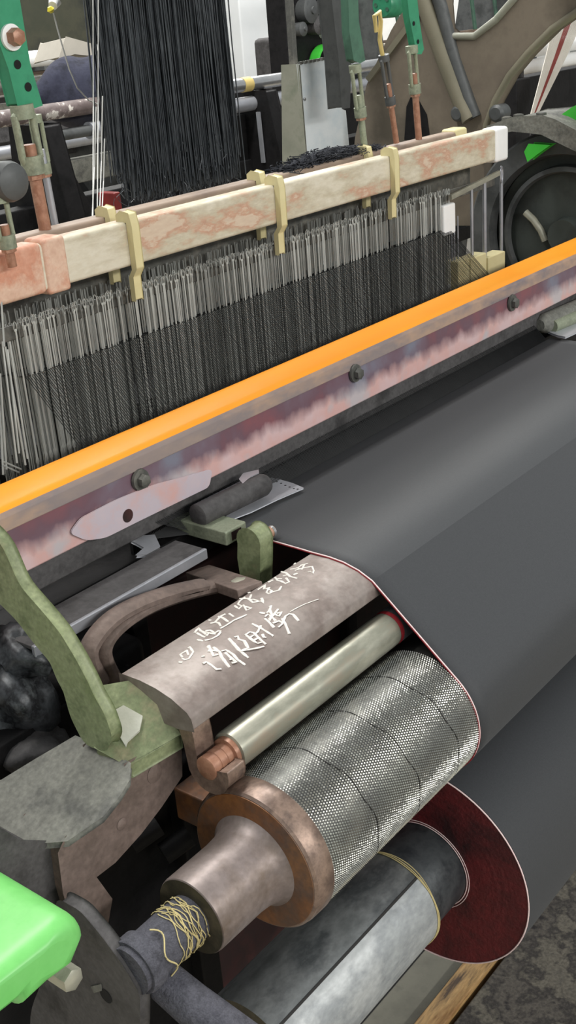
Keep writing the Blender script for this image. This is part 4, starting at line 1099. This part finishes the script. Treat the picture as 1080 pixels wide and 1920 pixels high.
# navy bundle with brown paper
nvm = MB()
base = P(150, 190, y=2.27)
rows = []
for i in range(13):
    t_ = i / 12; row = []
    for j in range(25):
        a = 2 * math.pi * j / 24
        r = 0.088 * math.sin(math.pi * min(1, 0.03 + t_ * 0.94)) ** 0.6 * (1 + 0.10 * math.sin(3 * a + i) + 0.06 * math.sin(7 * a + 2 * i))
        row.append((base.x + 0.02 + (t_ - 0.5) * 0.32, 2.27 + r * math.cos(a) * 0.8, base.z + 0.02 + r * math.sin(a) * 1.0))
    rows.append(row)
o = nvm.grid(rows).build('navy_cloth_bundle', M['navy'], ang=180, sub=1); tag(o, 'lumpy navy cloth bundle lying on the next loom', 'cloth bundle')
pp_ = [P(*q, y=2.29) for q in ((112, 108), (124, 70), (175, 84), (178, 104), (140, 100))]
o = MB().prism(pp_, (0.02, 0.12, -0.01)).build('brown_paper_sheet', M['paper'], bevel=0.002); tag(o, 'creased brown-grey paper sheet on top of the navy bundle', 'paper')
fpz = P(140, 100, y=3.0)
o = MB().tube([(fpz.x - 0.4, 3.0, fpz.z - 0.004), (fpz.x + 0.28, 3.0, fpz.z - 0.004)], 0.024, 20).build('white_roller', M['white']); tag(o, 'white roller behind the navy cloth bundle', 'roller')
o = MB().tube([(fpz.x - 0.4, 3.0, fpz.z - 0.075), (fpz.x + 0.28, 3.0, fpz.z - 0.075)], 0.022, 20).build('grey_roller', M['greybar']); tag(o, 'grey roller below the white one behind the bundle', 'roller')
yg = thing('yarn_guide', 'white and yellow plastic yarn guide at the top left', 'yarn guide', P(98, 12, y=1.5))
c = P(103, 4, y=1.5); c2 = P(95, 18, y=1.49)
MB().tube([c + Vector((0, 0, 0.012)), c, c.lerp(c2, .5)], [0.008, 0.010, 0.007], 14).build('guide_body', M['white'], yg)
MB().tube([c2 + Vector((-.002, 0, .004)), c2, c2 + Vector((.002, 0, -.004))], [0.003, 0.006, 0.003], 14).build('guide_tip', M['yellow'], yg)
o = MB().tube([P(*q, y=1.49) for q in ((100, 24), (108, 55), (118, 90), (130, 130), (145, 165), (166, 188), (186, 197))], 0.0012, 6).build('hanging_cord', M['white_thread']); tag(o, 'pale cord drooping from the yellow tip of the yarn guide', 'cord')

# right-hand neighbour with rollers and red-white yarn
rn = thing('far_end_loom', 'loom beyond the arch with two white shiny rollers', 'loom', (2.7, 1.4, 0), 'background looms')
for (u0, v0, u1, v1, r) in ((968, 97, 1120, 68, 0.019), (965, 130, 1120, 105, 0.0165)):
    a = P(u0, v0, y=1.42); 
    MB().tube([a, a + Vector((1.2, 0, 0))], r, 20).build('white_roller', M['white'], rn)
a = P(960, 130, y=1.42)
MB().tube([a + Vector((-0.03, 0, 0)), a + Vector((0.02, 0, 0))], 0.021, 16).build('roller_bearing', M['black_iron'], rn)
MB().box((a.x - 0.03, 1.46, 0.2), (a.x + 1.6, 1.52, a.z - 0.03)).build('dark_panel', M['black_iron'], rn, bevel=0.003)
MB().tube([(a.x + 0.02, 1.41, a.z), (a.x + 0.02, 1.41, a.z - 0.10), (a.x + 0.06, 1.41, a.z - 0.16)], 0.010, 10).build('bent_rod', M['cast_dark'], rn)
MB().box((a.x - 0.05, 1.38, 0.0), (a.x + 0.02, 1.50, a.z - 0.02)).build('end_frame', M['black_iron'], rn, bevel=0.004)
ym = {0: MB(), 1: MB()}
for k in range(26):
    f_ = k / 25
    u_top = 1048 + 60 * f_; u_bot = 994 + 12 * f_
    m_ = ym[1] if 0.42 < f_ < 0.62 else ym[0]
    m_.tube([P(u_top, 5, y=1.33), P(u_top * .55 + u_bot * .45, 105, y=1.33), P(u_bot, 218, y=1.33)], 0.0012, 4)
o = ym[0].build('white_yarn_strands', M['tape_white']); tag(o, 'fan of white yarn strands crossing the white rollers', 'yarn', kind='stuff')
o = ym[1].build('red_yarn_strands', M['tape_red']); tag(o, 'narrow band of red yarn strands within the white fan', 'yarn', kind='stuff')


# ------------------------------------------------------------------ looms farther back
def far_loom(x, y, ln, label, accent, mir=1):
    t = thing('far_loom', label, 'loom', (x, y, 0), 'background looms')
    side = [(0, 0), (0.16, 0), (0.22, 0.55), (0.62, 0.55), (0.70, 0), (0.86, 0), (0.90, 0.95), (0.74, 1.05), (0.66, 1.45), (0.46, 1.62), (0.30, 1.45), (0.26, 1.05), (-0.02, 0.92)]
    for sx in (x, x + ln - 0.05):
        MB().prism([(sx, y + q, z) for q, z in side], (0.05, 0, 0)).build('end_frame', M['pulley'], t, bevel=0.004)
    for (q, z0, z1, d, m_) in ((0.02, 0.84, 0.93, 0.08, M['cast']), (0.78, 0.86, 0.96, 0.08, M['cast_dark']), (0.40, 1.52, 1.60, 0.10, accent), (0.36, 1.18, 1.24, 0.03, M['cream']), (0.42, 1.20, 1.25, 0.03, M['brownrail']),
                               (0.16, 1.02, 1.08, 0.05, M['cast_dark']), (0.30, 0.30, 0.36, 0.08, M['black_iron'])):
        MB().box((x - 0.03, y + q, z0), (x + ln + 0.03, y + q + d, z1)).build('cross_rail', m_, t, bevel=0.004)
    for (q, z, r, m_) in ((0.05, 0.72, 0.07, M['cloth']), (0.86, 0.60, 0.16, M['warp']), (0.90, 1.05, 0.03, M['steel']), (0.02, 1.0, 0.025, M['steel_matt'])):
        MB().tube([(x + 0.05, y + q, z), (x + ln - 0.05, y + q, z)], r, 20).build('loom_roller', m_, t)
    MB().lathe((y + 0.45, 0.75), [(x - 0.12, 0.03), (x - 0.12, 0.19), (x - 0.06, 0.20), (x - 0.06, 0.03)], n=40).build('flywheel', M['black_iron'], t)
    MB().lathe((y + 0.45, 1.38), [(x - 0.06, 0.03), (x - 0.07, 0.09), (x - 0.02, 0.095)], n=32).build('gear_wheel', M['green'], t)
    MB().box((x - 0.10, y + 0.60, 0.9), (x - 0.02, y + 0.86, 1.3)).build('drive_cover', accent, t, bevel=0.02)
    for k in range(6):
        xx = x + 0.15 + (ln - 0.3) * k / 5
        MB().tube([(xx, y + 0.40, 1.25), (xx, y + 0.44, 1.54)], 0.010, 8).build('hanger', M['green_dull'], t)
    return t


fl1 = far_loom(2.35, 3.55, 1.5, 'dark green-trimmed loom far behind the yarn guide', M['green_dull'])
MB().box((2.42, 3.72, 1.30), (3.9, 4.1, 1.85)).build('dobby_case', mat('dark_olive_case', [(52, 56, 44), (66, 66, 52), (40, 42, 38)], 0.6, scale=4, bump=0.1), fl1, bevel=0.02)
far_loom(4.25, 2.62, 1.4, 'dark loom with a green gear behind the sheet metal box', M['cast_dark'])
far_loom(5.6, 4.9, 1.8, 'dim loom beyond the white column', M['green_dull'])
far_loom(4.6, 7.2, 1.8, 'small distant loom left of the white column', M['cast_dark'])
o = MB().box((5.60, 4.3, 0), (5.95, 4.7, 1.35)).build('cream_cabinet', M['cabinet'], bevel=0.01); tag(o, 'cream cabinet standing just right of the white column', 'cabinet')
o = MB().box((5.7, 4.35, 1.352), (5.93, 4.6, 1.42)).build('orange_box', M['orange_box'], bevel=0.005); tag(o, 'orange box lying on top of the cream cabinet', 'box')
a = P(545, -30, y=1.9)
o = MB().box((a.x - 0.008, 1.9, 0), (a.x + 0.008, 1.916, 1.5)).build('thin_grey_post', M['greybar'], bevel=0.001); tag(o, 'thin grey upright post behind the sheet metal box', 'post')
o = MB().box((5.9, 3.15, 0), (6.6, 4.05, 1.75)).build('white_backing_box', M['white'], bevel=0.01); tag(o, 'white box added as a pale backing behind the gap in the cast-iron arch', 'cabinet')  # added pale box standing in for the bright wall beyond the arch
gs = thing('gear_stand', 'stand of dark gears with a green wheel behind the sheet metal box', 'gear stand', (P(595, 60, y=2.5).x, 2.5, 0))
gx = P(595, 60, y=2.5).x
MB().box((gx - 0.14, 2.52, 0), (gx + 0.26, 2.60, 1.55)).build('stand_plate', M['black_iron'], gs, bevel=0.004)
for u, v, r, m_ in ((575, 20, 0.040, M['pulley']), (612, 12, 0.034, M['cast_dark']), (632, 45, 0.026, M['greybar']), (590, 48, 0.030, M['cast_dark']), (560, 55, 0.022, M['pulley']), (612, 62, 0.018, M['white'])):
    c = P(u, v, y=2.5)
    MB().lathe((c.x, c.z), [(2.52, r * 0.9), (2.48, r), (2.478, r * .9), (2.474, r * .3), (2.468, r * .28)], axis='y', n=24).build('gear_wheel', m_, gs)
c = P(604, 122, y=2.5)
MB().lathe((c.x, c.z), [(2.51, 0.060), (2.50, 0.066), (2.47, 0.066), (2.468, 0.058), (2.485, 0.054)], axis='y', n=40, cap=False).build('green_wheel', M['green_cover2'], gs)
tb2 = thing('loom_top_rail', 'dark overhead rail from which the green straps hang', 'rail', (1.1, YH, 1.62))
MB().box((0.45, YH - 0.012, 1.60), (1.78, YH + 0.030, 1.66)).build('rail_bar', M['cast_dark'], tb2, bevel=0.003)
yr = thing('yarn_rail', 'thin overhead rail holding the black yarn bundle', 'rail', (1.3, YY, 1.66))
MB().tube([(0.45, YY, 1.665), (1.78, YY, 1.665)], 0.012, 16).build('rail_tube', M['steel_matt'], yr)
